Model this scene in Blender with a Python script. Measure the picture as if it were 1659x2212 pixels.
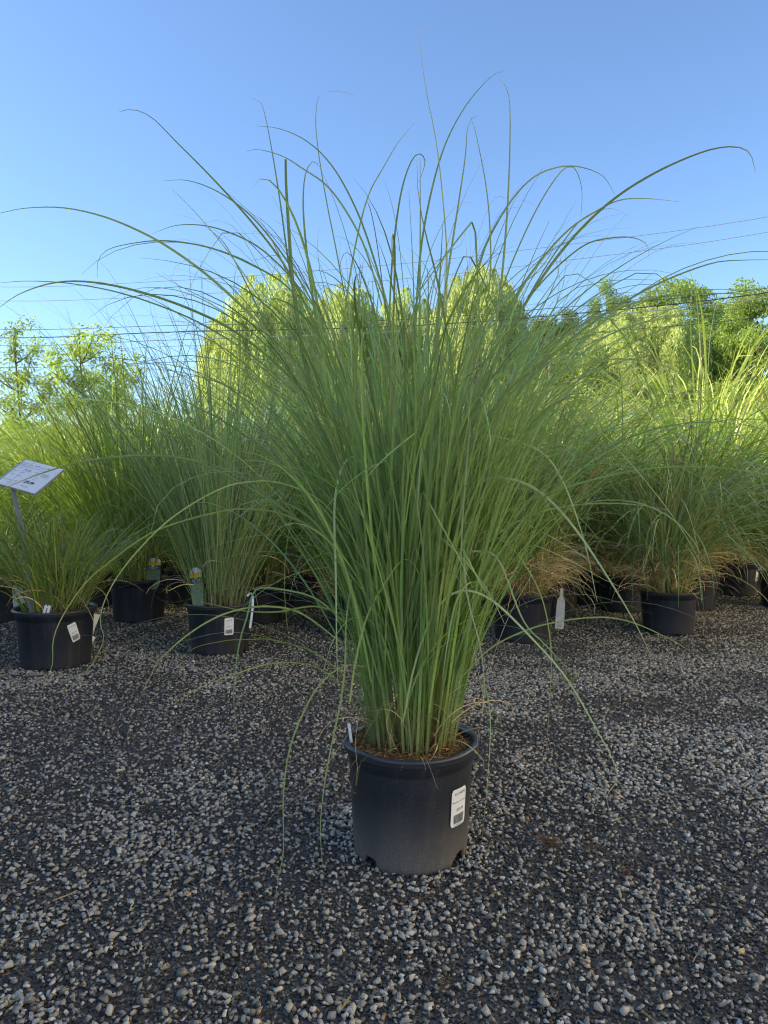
import bpy, bmesh, math, random
import numpy as np
from mathutils import Vector, Matrix

R = math.radians
PI = math.pi
scene = bpy.context.scene
for o in list(bpy.data.objects):
    bpy.data.objects.remove(o)
COL = scene.collection
rng = np.random.default_rng(11)
random.seed(5)

# ------------------------------------------------------------------ camera
CAM_H, PITCH, FPX = 0.781, R(2.0), 1600.0      # focal length in pixels of a 1659 x 2212 view
cam_data = bpy.data.cameras.new('camera')
cam = bpy.data.objects.new('camera', cam_data)
COL.objects.link(cam)
cam.location = (0, 0, CAM_H)
cam.rotation_euler = (R(90) - PITCH, 0, 0)
cam_data.sensor_fit = 'VERTICAL'
cam_data.sensor_height = 36.0
cam_data.sensor_width = 27.0
cam_data.lens = FPX / 2212 * 36.0
cam_data.clip_start = 0.02
cam_data.clip_end = 1500
cam_data.dof.use_dof = False
cam_data.dof.focus_distance = 1.5
cam_data.dof.aperture_fstop = 14.0
scene.camera = cam

# ------------------------------------------------------------------ light
SUN_EL = R(34)
SUN_H = Vector((-1.0, -0.04, 0)).normalized()      # horizontal direction towards the sun
to_sun = Vector((SUN_H.x * math.cos(SUN_EL), SUN_H.y * math.cos(SUN_EL), math.sin(SUN_EL)))
world = bpy.data.worlds.new('World')
scene.world = world
world.use_nodes = True
wn = world.node_tree
bg = wn.nodes['Background']
sky = wn.nodes.new('ShaderNodeTexSky')
sky.sky_type = 'NISHITA'
sky.sun_disc = False
sky.sun_elevation = SUN_EL
sky.sun_rotation = math.atan2(SUN_H.x, SUN_H.y)
sky.altitude = 100
sky.air_density = 1.0
sky.dust_density = 0.3
sky.ozone_density = 8.0
wn.links.new(sky.outputs[0], bg.inputs[0])
bg.inputs[1].default_value = 0.14
sd = bpy.data.lights.new('sun', 'SUN')
sd.energy = 5.0
sd.angle = R(0.5)
sd.color = (1.0, 0.93, 0.80)
sun = bpy.data.objects.new('sun', sd)
COL.objects.link(sun)
sun.rotation_euler = to_sun.to_track_quat('Z', 'Y').to_euler()
vs = scene.view_settings
scene.display_settings.display_device = 'sRGB'
vs.view_transform = 'Standard'
vs.look = 'None'
vs.gamma = 1
vs.use_curve_mapping = False
vs.exposure = 1.15
vs.use_white_balance = True
vs.white_balance_temperature = 7500
vs.white_balance_tint = 10
scene.cycles.max_bounces = 8
scene.cycles.diffuse_bounces = 3
scene.cycles.glossy_bounces = 2
scene.cycles.transmission_bounces = 5
scene.cycles.use_denoising = True
scene.cycles.filter_width = 1.15
scene.cycles.caustics_reflective = False
scene.cycles.caustics_refractive = False


def at(px, py, Y):
    """The point at depth Y that a full view pixel (1659 wide) looks at."""
    u = (px - 829.5) / FPX
    v = (1106.0 - py) / FPX
    dy = math.cos(PITCH) + v * math.sin(PITCH)
    dz = -math.sin(PITCH) + v * math.cos(PITCH)
    k = Y / dy
    return Vector((u * k, Y, CAM_H + dz * k))


# ------------------------------------------------------------------ materials
def new_mat(name):
    m = bpy.data.materials.new(name)
    m.use_nodes = True
    nt = m.node_tree
    return m, nt, nt.nodes['Principled BSDF']


def N(nt, t, **kw):
    n = nt.nodes.new(t)
    for k, v in kw.items():
        setattr(n, k, v)
    return n


def plain(name, col, rough=0.6, spec=0.4, noise=0.0, nscale=40):
    m, nt, p = new_mat(name)
    p.inputs['Roughness'].default_value = rough
    p.inputs['Specular IOR Level'].default_value = spec
    if noise:
        tc = N(nt, 'ShaderNodeTexCoord')
        nz = N(nt, 'ShaderNodeTexNoise')
        nz.inputs['Scale'].default_value = nscale
        nz.inputs['Detail'].default_value = 5
        nt.links.new(tc.outputs['Object'], nz.inputs['Vector'])
        mx = N(nt, 'ShaderNodeMix', data_type='RGBA')
        mx.inputs[6].default_value = [c * (1 - noise) for c in col] + [1]
        mx.inputs[7].default_value = [min(1, c * (1 + noise)) for c in col] + [1]
        nt.links.new(nz.outputs[0], mx.inputs[0])
        nt.links.new(mx.outputs[2], p.inputs['Base Color'])
    else:
        p.inputs['Base Color'].default_value = (*col, 1)
    return m


def leaf_mat(name, trans=0.4, rough=0.42, spec=0.45, tint=(1.25, 1.3, 0.75)):
    m, nt, p = new_mat(name)
    at_ = N(nt, 'ShaderNodeAttribute', attribute_name='col')
    tc = N(nt, 'ShaderNodeTexCoord')
    nz = N(nt, 'ShaderNodeTexNoise')
    nz.inputs['Scale'].default_value = 35
    nz.inputs['Detail'].default_value = 2
    nt.links.new(tc.outputs['Object'], nz.inputs['Vector'])
    mr = N(nt, 'ShaderNodeMapRange')
    mr.inputs[3].default_value = 0.8
    mr.inputs[4].default_value = 1.2
    nt.links.new(nz.outputs[0], mr.inputs[0])
    sc = N(nt, 'ShaderNodeVectorMath', operation='SCALE')
    nt.links.new(at_.outputs['Color'], sc.inputs[0])
    nt.links.new(mr.outputs[0], sc.inputs['Scale'])
    nt.links.new(sc.outputs[0], p.inputs['Base Color'])
    p.inputs['Roughness'].default_value = rough
    p.inputs['Specular IOR Level'].default_value = spec
    tr = N(nt, 'ShaderNodeBsdfTranslucent')
    tm = N(nt, 'ShaderNodeVectorMath', operation='MULTIPLY')
    nt.links.new(sc.outputs[0], tm.inputs[0])
    tm.inputs[1].default_value = tint
    nt.links.new(tm.outputs[0], tr.inputs[0])
    mx = N(nt, 'ShaderNodeMixShader')
    mx.inputs[0].default_value = trans
    nt.links.new(p.outputs[0], mx.inputs[1])
    nt.links.new(tr.outputs[0], mx.inputs[2])
    nt.links.new(mx.outputs[0], nt.nodes['Material Output'].inputs[0])
    return m


M_blade = leaf_mat('grass_blade', 0.27, 0.36, 0.5)
M_leaf = leaf_mat('tree_leaf', 0.5, 0.5, 0.3)


def stone_mat():
    m, nt, p = new_mat('gravel_stone')
    a = N(nt, 'ShaderNodeAttribute', attribute_name='col')
    tc = N(nt, 'ShaderNodeTexCoord')
    nz = N(nt, 'ShaderNodeTexNoise')
    nz.inputs['Scale'].default_value = 420
    nz.inputs['Detail'].default_value = 4
    nt.links.new(tc.outputs['Object'], nz.inputs['Vector'])
    mr = N(nt, 'ShaderNodeMapRange')
    mr.inputs[1].default_value = 0.3
    mr.inputs[2].default_value = 0.7
    mr.inputs[3].default_value = 0.68
    mr.inputs[4].default_value = 1.32
    nt.links.new(nz.outputs[0], mr.inputs[0])
    sc = N(nt, 'ShaderNodeVectorMath', operation='SCALE')
    nt.links.new(a.outputs['Color'], sc.inputs[0])
    nt.links.new(mr.outputs[0], sc.inputs['Scale'])
    nt.links.new(sc.outputs[0], p.inputs['Base Color'])
    p.inputs['Roughness'].default_value = 0.85
    p.inputs['Specular IOR Level'].default_value = 0.25
    bp = N(nt, 'ShaderNodeBump')
    bp.inputs['Strength'].default_value = 0.5
    bp.inputs['Distance'].default_value = 0.0012
    nt.links.new(nz.outputs[0], bp.inputs['Height'])
    nt.links.new(bp.outputs[0], p.inputs['Normal'])
    return m


M_stone = stone_mat()


def ground_mat():
    m, nt, p = new_mat('ground_earth')
    tc = N(nt, 'ShaderNodeTexCoord')
    nz = N(nt, 'ShaderNodeTexNoise')
    nz.inputs['Scale'].default_value = 160
    nz.inputs['Detail'].default_value = 6
    nt.links.new(tc.outputs['Object'], nz.inputs['Vector'])
    cr = N(nt, 'ShaderNodeValToRGB')
    cr.color_ramp.elements[0].position = 0.35
    cr.color_ramp.elements[0].color = (0.012, 0.012, 0.013, 1)
    cr.color_ramp.elements[1].position = 0.7
    cr.color_ramp.elements[1].color = (0.16, 0.15, 0.135, 1)
    nt.links.new(nz.outputs[0], cr.inputs[0])
    # turf takes over beyond the gravel yard
    sp = N(nt, 'ShaderNodeSeparateXYZ')
    nt.links.new(tc.outputs['Object'], sp.inputs[0])
    mr = N(nt, 'ShaderNodeMapRange')
    mr.inputs[1].default_value = 9.0
    mr.inputs[2].default_value = 10.5
    nt.links.new(sp.outputs[1], mr.inputs[0])
    n2 = N(nt, 'ShaderNodeTexNoise')
    n2.inputs['Scale'].default_value = 1.5
    n2.inputs['Detail'].default_value = 8
    nt.links.new(tc.outputs['Object'], n2.inputs['Vector'])
    c2 = N(nt, 'ShaderNodeValToRGB')
    c2.color_ramp.elements[0].color = (0.09, 0.14, 0.03, 1)
    c2.color_ramp.elements[1].color = (0.20, 0.25, 0.06, 1)
    nt.links.new(n2.outputs[0], c2.inputs[0])
    vo = N(nt, 'ShaderNodeTexVoronoi')
    vo.inputs['Scale'].default_value = 80
    nt.links.new(tc.outputs['Object'], vo.inputs['Vector'])
    vc = N(nt, 'ShaderNodeValToRGB')
    vc.color_ramp.elements[0].color = (0.12, 0.115, 0.105, 1)
    vc.color_ramp.elements[1].color = (0.42, 0.40, 0.36, 1)
    nt.links.new(vo.outputs['Color'], vc.inputs[0])
    m3 = N(nt, 'ShaderNodeMapRange')
    m3.inputs[1].default_value = 0.55
    m3.inputs[2].default_value = 0.35
    nt.links.new(sp.outputs[1], m3.inputs[0])
    mg = N(nt, 'ShaderNodeMix', data_type='RGBA')
    nt.links.new(m3.outputs[0], mg.inputs[0])
    nt.links.new(cr.outputs[0], mg.inputs[6])
    nt.links.new(vc.outputs[0], mg.inputs[7])
    mx = N(nt, 'ShaderNodeMix', data_type='RGBA')
    nt.links.new(mr.outputs[0], mx.inputs[0])
    nt.links.new(mg.outputs[2], mx.inputs[6])
    nt.links.new(c2.outputs[0], mx.inputs[7])
    nt.links.new(mx.outputs[2], p.inputs['Base Color'])
    p.inputs['Roughness'].default_value = 0.95
    bp = N(nt, 'ShaderNodeBump')
    bp.inputs['Distance'].default_value = 0.004
    nt.links.new(nz.outputs[0], bp.inputs['Height'])
    nt.links.new(bp.outputs[0], p.inputs['Normal'])
    return m


def pot_mat(name, dust, base=(0.021, 0.025, 0.033, 1)):
    """Blue-black polythene with pale dust splashed up from the yard."""
    m, nt, p = new_mat(name)
    tc = N(nt, 'ShaderNodeTexCoord')
    sp = N(nt, 'ShaderNodeSeparateXYZ')
    nt.links.new(tc.outputs['Object'], sp.inputs[0])
    nz = N(nt, 'ShaderNodeTexNoise')
    nz.inputs['Scale'].default_value = 9
    nz.inputs['Detail'].default_value = 3
    nt.links.new(tc.outputs['Object'], nz.inputs['Vector'])
    # dust coat: height bent by noise
    ad = N(nt, 'ShaderNodeMath', operation='MULTIPLY_ADD')
    nt.links.new(nz.outputs[0], ad.inputs[0])
    ad.inputs[1].default_value = 0.10
    nt.links.new(sp.outputs[2], ad.inputs[2])
    mr = N(nt, 'ShaderNodeMapRange', interpolation_type='SMOOTHSTEP')
    mr.inputs[1].default_value = 0.22
    mr.inputs[2].default_value = 0.03
    mr.inputs[3].default_value = 0.0
    mr.inputs[4].default_value = dust
    nt.links.new(ad.outputs[0], mr.inputs[0])
    fine = N(nt, 'ShaderNodeTexNoise')
    fine.inputs['Scale'].default_value = 450
    fine.inputs['Detail'].default_value = 3
    nt.links.new(tc.outputs['Object'], fine.inputs['Vector'])
    fm = N(nt, 'ShaderNodeMapRange')
    fm.inputs[1].default_value = 0.3
    fm.inputs[2].default_value = 0.7
    fm.inputs[3].default_value = 0.35
    fm.inputs[4].default_value = 1.3
    nt.links.new(fine.outputs[0], fm.inputs[0])
    mu = N(nt, 'ShaderNodeMath', operation='MULTIPLY')
    nt.links.new(mr.outputs[0], mu.inputs[0])
    nt.links.new(fm.outputs[0], mu.inputs[1])
    # specks
    vo = N(nt, 'ShaderNodeTexVoronoi')
    vo.inputs['Scale'].default_value = 260
    nt.links.new(tc.outputs['Object'], vo.inputs['Vector'])
    lt = N(nt, 'ShaderNodeMath', operation='LESS_THAN')
    nt.links.new(vo.outputs['Distance'], lt.inputs[0])
    lt.inputs[1].default_value = 0.2
    n3 = N(nt, 'ShaderNodeSeparateColor')
    nt.links.new(vo.outputs['Color'], n3.inputs[0])
    gt = N(nt, 'ShaderNodeMath', operation='GREATER_THAN')
    nt.links.new(n3.outputs[0], gt.inputs[0])
    gt.inputs[1].default_value = 0.6
    sk = N(nt, 'ShaderNodeMath', operation='MULTIPLY')
    nt.links.new(lt.outputs[0], sk.inputs[0])
    nt.links.new(gt.outputs[0], sk.inputs[1])
    sk2 = N(nt, 'ShaderNodeMath', operation='MULTIPLY')
    nt.links.new(sk.outputs[0], sk2.inputs[0])
    sk2.inputs[1].default_value = 0.45
    mxv = N(nt, 'ShaderNodeMath', operation='MAXIMUM')
    nt.links.new(mu.outputs[0], mxv.inputs[0])
    nt.links.new(sk2.outputs[0], mxv.inputs[1])
    # faint rubbed streaks
    mp = N(nt, 'ShaderNodeMapping')
    mp.inputs['Scale'].default_value = (40, 40, 3)
    nt.links.new(tc.outputs['Object'], mp.inputs[0])
    st = N(nt, 'ShaderNodeTexNoise')
    st.inputs['Scale'].default_value = 1.0
    st.inputs['Detail'].default_value = 4
    nt.links.new(mp.outputs[0], st.inputs['Vector'])
    sm = N(nt, 'ShaderNodeMapRange')
    sm.inputs[1].default_value = 0.5
    sm.inputs[2].default_value = 0.8
    sm.inputs[3].default_value = 0.0
    sm.inputs[4].default_value = 0.12
    nt.links.new(st.outputs[0], sm.inputs[0])
    ad2 = N(nt, 'ShaderNodeMath', operation='ADD')
    nt.links.new(mxv.outputs[0], ad2.inputs[0])
    nt.links.new(sm.outputs[0], ad2.inputs[1])
    mx = N(nt, 'ShaderNodeMix', data_type='RGBA')
    mx.inputs[6].default_value = base
    mx.inputs[7].default_value = (0.25, 0.222, 0.195, 1)
    nt.links.new(ad2.outputs[0], mx.inputs[0])
    nt.links.new(mx.outputs[2], p.inputs['Base Color'])
    rr = N(nt, 'ShaderNodeMapRange')
    rr.inputs[3].default_value = 0.42
    rr.inputs[4].default_value = 0.9
    nt.links.new(ad2.outputs[0], rr.inputs[0])
    nt.links.new(rr.outputs[0], p.inputs['Roughness'])
    p.inputs['Specular IOR Level'].default_value = 0.4
    return m


M_ground = ground_mat()
M_pot = pot_mat('dusty_pot_plastic', 0.62)
M_pot2 = pot_mat('clean_pot_plastic', 0.12, (0.012, 0.016, 0.027, 1))
M_rim = plain('pot_rim_plastic', (0.035, 0.040, 0.048), 0.33, 0.55, 0.3, 60)
M_soil = plain('bark_mulch', (0.15, 0.075, 0.032), 0.95, 0.1, 0.7, 220)
M_white = plain('white_label_plastic', (0.84, 0.85, 0.86), 0.45, 0.4, 0.04, 20)
M_card = plain('weathered_white_tag', (0.50, 0.50, 0.48), 0.7, 0.2, 0.25, 60)
M_ink = plain('black_ink', (0.03, 0.03, 0.035), 0.6, 0.2)
M_inkg = plain('grey_ink', (0.22, 0.22, 0.24), 0.6, 0.2)
M_yel = plain('yellow_print', (0.78, 0.55, 0.04), 0.45, 0.4)
M_teal = plain('dark_teal_print', (0.018, 0.06, 0.065), 0.45, 0.4)
M_photo = plain('green_grass_print', (0.13, 0.19, 0.09), 0.45, 0.4, 0.6, 90)
M_steel = plain('galvanised_steel', (0.26, 0.28, 0.31), 0.5, 0.5, 0.25, 50)
M_sleeve = plain('clear_sleeve_edge', (0.30, 0.42, 0.58), 0.2, 0.6)
M_bark = plain('tree_bark', (0.10, 0.085, 0.065), 0.9, 0.2, 0.4, 12)
M_wire = plain('cable_sheath', (0.025, 0.03, 0.035), 0.6, 0.3)
M_wire2 = plain('bare_cable', (0.20, 0.22, 0.25), 0.5, 0.5)
M_pole = plain('pole_timber', (0.24, 0.19, 0.15), 0.85, 0.2, 0.3, 10)
M_barn = plain('shade_barn_cladding', (0.62, 0.60, 0.55), 0.7, 0.3, 0.08, 3)  # kept pale so the added shade building also bounces light
M_roof = plain('barn_roof_sheet', (0.16, 0.17, 0.18), 0.5, 0.5, 0.1, 3)
M_cream = plain('cream_bounce_boards', (0.80, 0.72, 0.56), 0.7, 0.3, 0.05, 3)  # wall of the added building that throws warm fill onto the yard
M_glass = plain('window_glass', (0.05, 0.06, 0.07), 0.1, 0.6)
M_barndoor = plain('barn_door_paint', (0.20, 0.06, 0.04), 0.6, 0.3, 0.1, 5)


# ------------------------------------------------------------------ mesh helpers
def mesh_np(name, V, F, cols=None, mat=None, smooth=False, mats=None, mi=None):
    """V (n,3); F (m,k) all with the same number of corners."""
    me = bpy.data.meshes.new(name)
    V = np.asarray(V, dtype=np.float32)
    F = np.asarray(F, dtype=np.int32)
    m, k = F.shape
    me.vertices.add(len(V))
    me.vertices.foreach_set('co', V.ravel())
    me.loops.add(m * k)
    me.loops.foreach_set('vertex_index', F.ravel())
    me.polygons.add(m)
    me.polygons.foreach_set('loop_start', np.arange(m, dtype=np.int32) * k)
    me.polygons.foreach_set('loop_total', np.full(m, k, dtype=np.int32))
    if smooth:
        me.polygons.foreach_set('use_smooth', np.ones(m, dtype=bool))
    if mi is not None:
        me.polygons.foreach_set('material_index', np.asarray(mi, dtype=np.int32))
    if cols is not None:
        ca = me.color_attributes.new('col', 'FLOAT_COLOR', 'POINT')
        c4 = np.ones((len(V), 4), dtype=np.float32)
        c4[:, :3] = cols
        ca.data.foreach_set('color', c4.ravel())
    me.update(calc_edges=True)
    for x in (mats or ([mat] if mat else [])):
        me.materials.append(x)
    return me


def mesh_py(name, V, F, mats, mi=None, smooth=False):
    me = bpy.data.meshes.new(name)
    me.from_pydata([tuple(v) for v in V], [], [list(f) for f in F])
    for x in mats:
        me.materials.append(x)
    for i, pl in enumerate(me.polygons):
        if mi is not None:
            pl.material_index = mi[i]
        pl.use_smooth = smooth
    me.update()
    return me


def obj(name, me, parent=None, loc=None, rz=None, scale=None):
    o = bpy.data.objects.new(name, me)
    COL.objects.link(o)
    if parent:
        o.parent = parent
    if loc is not None:
        o.location = loc
    if rz is not None:
        o.rotation_euler = (0, 0, rz)
    if scale is not None:
        o.scale = (scale,) * 3 if isinstance(scale, (int, float)) else scale
    return o


def tag(o, label=None, cat=None, group=None, kind=None):
    if label:
        o['label'] = label
    if cat:
        o['category'] = cat
    if group:
        o['group'] = group
    if kind:
        o['kind'] = kind
    return o


def empty(name, loc=(0, 0, 0), rz=0.0, scale=1.0):
    o = bpy.data.objects.new(name, None)
    o.empty_display_size = 0.1
    COL.objects.link(o)
    o.location = loc
    o.rotation_euler = (0, 0, rz)
    o.scale = (scale,) * 3
    return o


def norm(a):
    return a / np.maximum(np.linalg.norm(a, axis=-1, keepdims=True), 1e-9)


def ribbons(P, W, S, C, fold=0.0, mid=0.0):
    """Blades. P (B,n,3) paths, W (B,n) full widths, S (B,3) or (B,n,3) side directions, C (B,n,3) colours."""
    B, n, _ = P.shape
    T = norm(np.gradient(P, axis=1))
    if S.ndim == 2:
        S = np.repeat(S[:, None, :], n, axis=1)
    S = norm(S - T * (S * T).sum(-1, keepdims=True))
    w = W[..., None] * 0.5
    if fold > 0:
        Nn = np.cross(S, T)
        L = P - S * w + Nn * w * fold
        Rr = P + S * w + Nn * w * fold
        V = np.stack([L, P, Rr], axis=2)          # B,n,3,3
        k = 3
    else:
        V = np.stack([P - S * w, P + S * w], axis=2)
        k = 2
    CC = np.repeat(C[:, :, None, :], k, axis=2)
    if mid and k == 3:
        CC = CC.copy()
        CC[:, :, 1] = CC[:, :, 1] * (1 - mid) + mid * np.array([0.42, 0.47, 0.30])
    base = (np.arange(B)[:, None] * n + np.arange(n - 1)[None, :]) * k
    Fs = []
    for j in range(k - 1):
        a = base + j
        Fs.append(np.stack([a, a + 1, a + 1 + k, a + k], axis=-1).reshape(-1, 4))
    return V.reshape(-1, 3), np.concatenate(Fs), CC.reshape(-1, 3)


def join_np(parts):
    Vs, Fs, Cs, off = [], [], [], 0
    for V, F, C in parts:
        Vs.append(V); Fs.append(F + off); Cs.append(C); off += len(V)
    return np.concatenate(Vs), np.concatenate(Fs), np.concatenate(Cs)


def arcs(P0, th0, az, L, droop, p, n, curl=None, wob=None, kink=None):
    """Blade paths that leave P0 at th0 from the vertical and bend over by droop."""
    B = len(th0)
    t = np.linspace(0, 1, n)[None, :]
    th = th0[:, None] + droop[:, None] * t ** p[:, None]
    if curl is not None:
        th = th + curl[:, None] * np.clip((t - 0.82) / 0.18, 0, 1) ** 1.5
    a = az[:, None] + (wob[:, None] * t ** 1.5 if wob is not None else 0)
    if kink is not None:       # a crease: (position, extra bend)
        kp, kb = kink
        th = th + kb[:, None] * (t > kp[:, None])
    th = np.minimum(th, PI * 1.02) if curl is None else th
    d = np.stack([np.sin(th) * np.cos(a), np.sin(th) * np.sin(a), np.cos(th)], axis=-1)
    ds = (L / (n - 1))[:, None, None]
    P = np.concatenate([np.zeros((B, 1, 3)), np.cumsum((d[:, :-1] + d[:, 1:]) * 0.5 * ds, axis=1)], axis=1)
    return P + P0[:, None, :]


def taper(w, n, base=0.55, tip=0.06, peak=0.25):
    t = np.linspace(0, 1, n)[None, :]
    f = np.where(t < peak, base + (1 - base) * np.sin(t / peak * PI / 2), 1 - (1 - tip) * (np.maximum(t - peak, 0) / (1 - peak)) ** 1.9)
    return w[:, None] * f


def tubes(paths, radii, sides=6):
    Vs, Fs, off = [], [], 0
    for P, r in zip(paths, radii):
        P = np.asarray(P, float)
        n = len(P)
        T = norm(np.gradient(P, axis=0))
        ref = np.array([0.0, 0, 1]) if abs(T[0][2]) < 0.9 else np.array([1.0, 0, 0])
        A = norm(np.cross(T, ref))
        Bn = np.cross(T, A)
        an = np.arange(sides) * 2 * PI / sides
        ring = A[:, None, :] * np.cos(an)[None, :, None] + Bn[:, None, :] * np.sin(an)[None, :, None]
        V = P[:, None, :] + ring * np.asarray(r, float).reshape(-1, 1, 1)
        i = (np.arange(n - 1)[:, None] * sides + np.arange(sides)[None, :])
        j = (np.arange(n - 1)[:, None] * sides + (np.arange(sides)[None, :] + 1) % sides)
        Fs.append(np.stack([i, j, j + sides, i + sides], -1).reshape(-1, 4) + off)
        Vs.append(V.reshape(-1, 3))
        off += n * sides
    return np.concatenate(Vs), np.concatenate(Fs)


def cards(Cn, size, asp, cols, r, up=None):
    """Leaf-sized rhombic faces: Cn (n,3), size (n,), asp width/length."""
    n = len(Cn)
    a = norm(r.normal(size=(n, 3)))
    if up is not None:
        a = norm(a * (1 - up) + np.array([0, 0, -1.0]) * up)
    b = norm(np.cross(a, r.normal(size=(n, 3))))
    l = size[:, None] * 0.5
    w = l * asp
    V = np.stack([Cn - a * l, Cn + b * w, Cn + a * l, Cn - b * w], axis=1).reshape(-1, 3)
    F = np.arange(n * 4).reshape(n, 4)
    return V, F, np.repeat(cols, 4, axis=0)


def smooth_path(pts, n):
    """Catmull-Rom through 3D points, evenly resampled."""
    P = [Vector(p) for p in pts]
    P = [P[0] * 2 - P[1]] + P + [P[-1] * 2 - P[-2]]
    out = []
    for i in range(1, len(P) - 2):
        for k in range(12):
            t = k / 12
            a, b, c, d = P[i - 1], P[i], P[i + 1], P[i + 2]
            out.append(0.5 * ((2 * b) + (c - a) * t + (2 * a - 5 * b + 4 * c - d) * t * t + (3 * b - a - 3 * c + d) * t ** 3))
    out.append(P[-2])
    A = np.array([list(v) for v in out])
    s = np.concatenate([[0], np.cumsum(np.linalg.norm(np.diff(A, axis=0), axis=1))])
    q = np.linspace(0, s[-1], n)
    return np.stack([np.interp(q, s, A[:, j]) for j in range(3)], -1)


def box(bm, c, s, rot=None):
    r = bmesh.ops.create_cube(bm, size=1)
    M = Matrix.Translation(c) @ (rot.to_4x4() if rot else Matrix.Identity(4)) @ Matrix.Diagonal((*s, 1))
    bmesh.ops.transform(bm, matrix=M, verts=r['verts'])


def bm_mesh(name, bm, mat):
    me = bpy.data.meshes.new(name)
    bm.to_mesh(me)
    bm.free()
    me.materials.append(mat)
    return me


# ------------------------------------------------------------------ ground, one sheet to the horizon
def hill(x, y):
    k = np.clip((y - 12) / 90, 0, 1)
    k = k * k * (3 - 2 * k)
    side = 1 + 0.9 / (1 + np.exp(-(x - 5) / 10))
    return k * 4.2 * side


def build_ground():
    ys = np.concatenate([[-40, -15, -5], np.linspace(-2, 12, 15), np.geomspace(13, 700, 40)])
    xs = np.concatenate([-np.geomspace(700, 3, 26), np.linspace(-2.5, 2.5, 7), np.geomspace(3, 700, 26)])
    X, Y = np.meshgrid(xs, ys)
    V = np.stack([X, Y, hill(X, Y)], -1).reshape(-1, 3)
    nx, ny = len(xs), len(ys)
    i = (np.arange(ny - 1)[:, None] * nx + np.arange(nx - 1)[None, :])
    F = np.stack([i, i + 1, i + 1 + nx, i + nx], -1).reshape(-1, 4)
    o = obj('ground', mesh_np('ground', V, F, mat=M_ground, smooth=True))
    tag(o, kind='structure')
    return o


ground = build_ground()


# ------------------------------------------------------------------ gravel
def stone_protos(k, seed):
    r = np.random.default_rng(seed)
    out = []
    for _ in range(k):
        bm = bmesh.new()
        q = norm(r.normal(size=(11, 3))) * (0.54 * r.uniform(0.78, 1.18, (11, 1)))
        q *= np.array([1.0, r.uniform(0.55, 0.9), r.uniform(0.38, 0.65)])
        for v in q:
            bm.verts.new(v)
        h = bmesh.ops.convex_hull(bm, input=bm.verts)
        bm.verts.ensure_lookup_table()
        bad = [v for v in bm.verts if not v.link_faces]
        for v in bad:
            bm.verts.remove(v)
        bmesh.ops.triangulate(bm, faces=bm.faces)
        bmesh.ops.recalc_face_normals(bm, faces=bm.faces)
        bm.verts.index_update()
        V = np.array([v.co[:] for v in bm.verts])
        F = np.array([[v.index for v in f.verts] for f in bm.faces])
        bm.free()
        out.append((V, F))
    return out


PROTOS = stone_protos(20, 3)


def stones_mesh(name, pos, size, tone, seed, tilt=0.35):
    """pos (n,3), size (n,) longest extent, tone (n,3)."""
    r = np.random.default_rng(seed)
    n = len(pos)
    kind = r.integers(0, len(PROTOS), n)
    yaw = r.uniform(0, 2 * PI, n)
    tx, ty = r.normal(0, tilt, n), r.normal(0, tilt, n)
    parts = []
    for k, (PV, PF) in enumerate(PROTOS):
        s = np.where(kind == k)[0]
        if not len(s):
            continue
        c, si = np.cos(yaw[s]), np.sin(yaw[s])
        cx, sx, cy, sy = np.cos(tx[s]), np.sin(tx[s]), np.cos(ty[s]), np.sin(ty[s])
        z, o1 = np.zeros_like(c), np.ones_like(c)
        Rz = np.stack([np.stack([c, -si, z], -1), np.stack([si, c, z], -1), np.stack([z, z, o1], -1)], 1)
        Rx = np.stack([np.stack([o1, z, z], -1), np.stack([z, cx, -sx], -1), np.stack([z, sx, cx], -1)], 1)
        Ry = np.stack([np.stack([cy, z, sy], -1), np.stack([z, o1, z], -1), np.stack([-sy, z, cy], -1)], 1)
        M = Rz @ Rx @ Ry
        V = np.einsum('nij,vj->nvi', M, PV) * size[s][:, None, None] + pos[s][:, None, :]
        F = PF[None] + (np.arange(len(s)) * len(PV))[:, None, None]
        parts.append((V.reshape(-1, 3), F.reshape(-1, 3), np.repeat(tone[s], len(PV), axis=0)))
    V, F, C = join_np(parts)
    return mesh_np(name, V, F, C, M_stone)


def grey_tones(n, r, lo, hi, warm=0.035):
    v = lo + (hi - lo) * r.beta(1.6, 2.4, n)
    w = r.normal(0, warm, n)
    t = np.stack([v * (1.12 + w * 0.6), v, v * (0.81 - w)], -1)
    odd = r.random(n) < 0.012
    t[odd] = t[odd] * np.array([1.5, 1.1, 0.75])
    br = r.random(n) < 0.012
    t[br] *= 1.7
    return np.clip(t, 0.01, 0.75)


def vnoise(x, y, seed, f):
    """Cheap smooth value noise in 0..1."""
    r = np.random.default_rng(seed)
    G = r.random((64, 64))
    x, y = x * f + 31.7, y * f + 11.3
    xi, yi = np.floor(x).astype(int), np.floor(y).astype(int)
    u, v = x - xi, y - yi
    u, v = u * u * (3 - 2 * u), v * v * (3 - 2 * v)
    g = lambda a, b: G[a % 64, b % 64]
    return (g(xi, yi) * (1 - u) + g(xi + 1, yi) * u) * (1 - v) + (g(xi, yi + 1) * (1 - u) + g(xi + 1, yi + 1) * u) * v


POT0 = (0.057, 1.57)


def yard_points(y0, y1, density, r):
    hw = 0.56 * y1 + 0.3
    n = int(2 * hw * (y1 - y0) * density)
    x = r.uniform(-hw, hw, n)
    y = r.uniform(y0, y1, n)
    k = np.abs(x) < 0.56 * y + 0.3
    return x[k], y[k]


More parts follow.
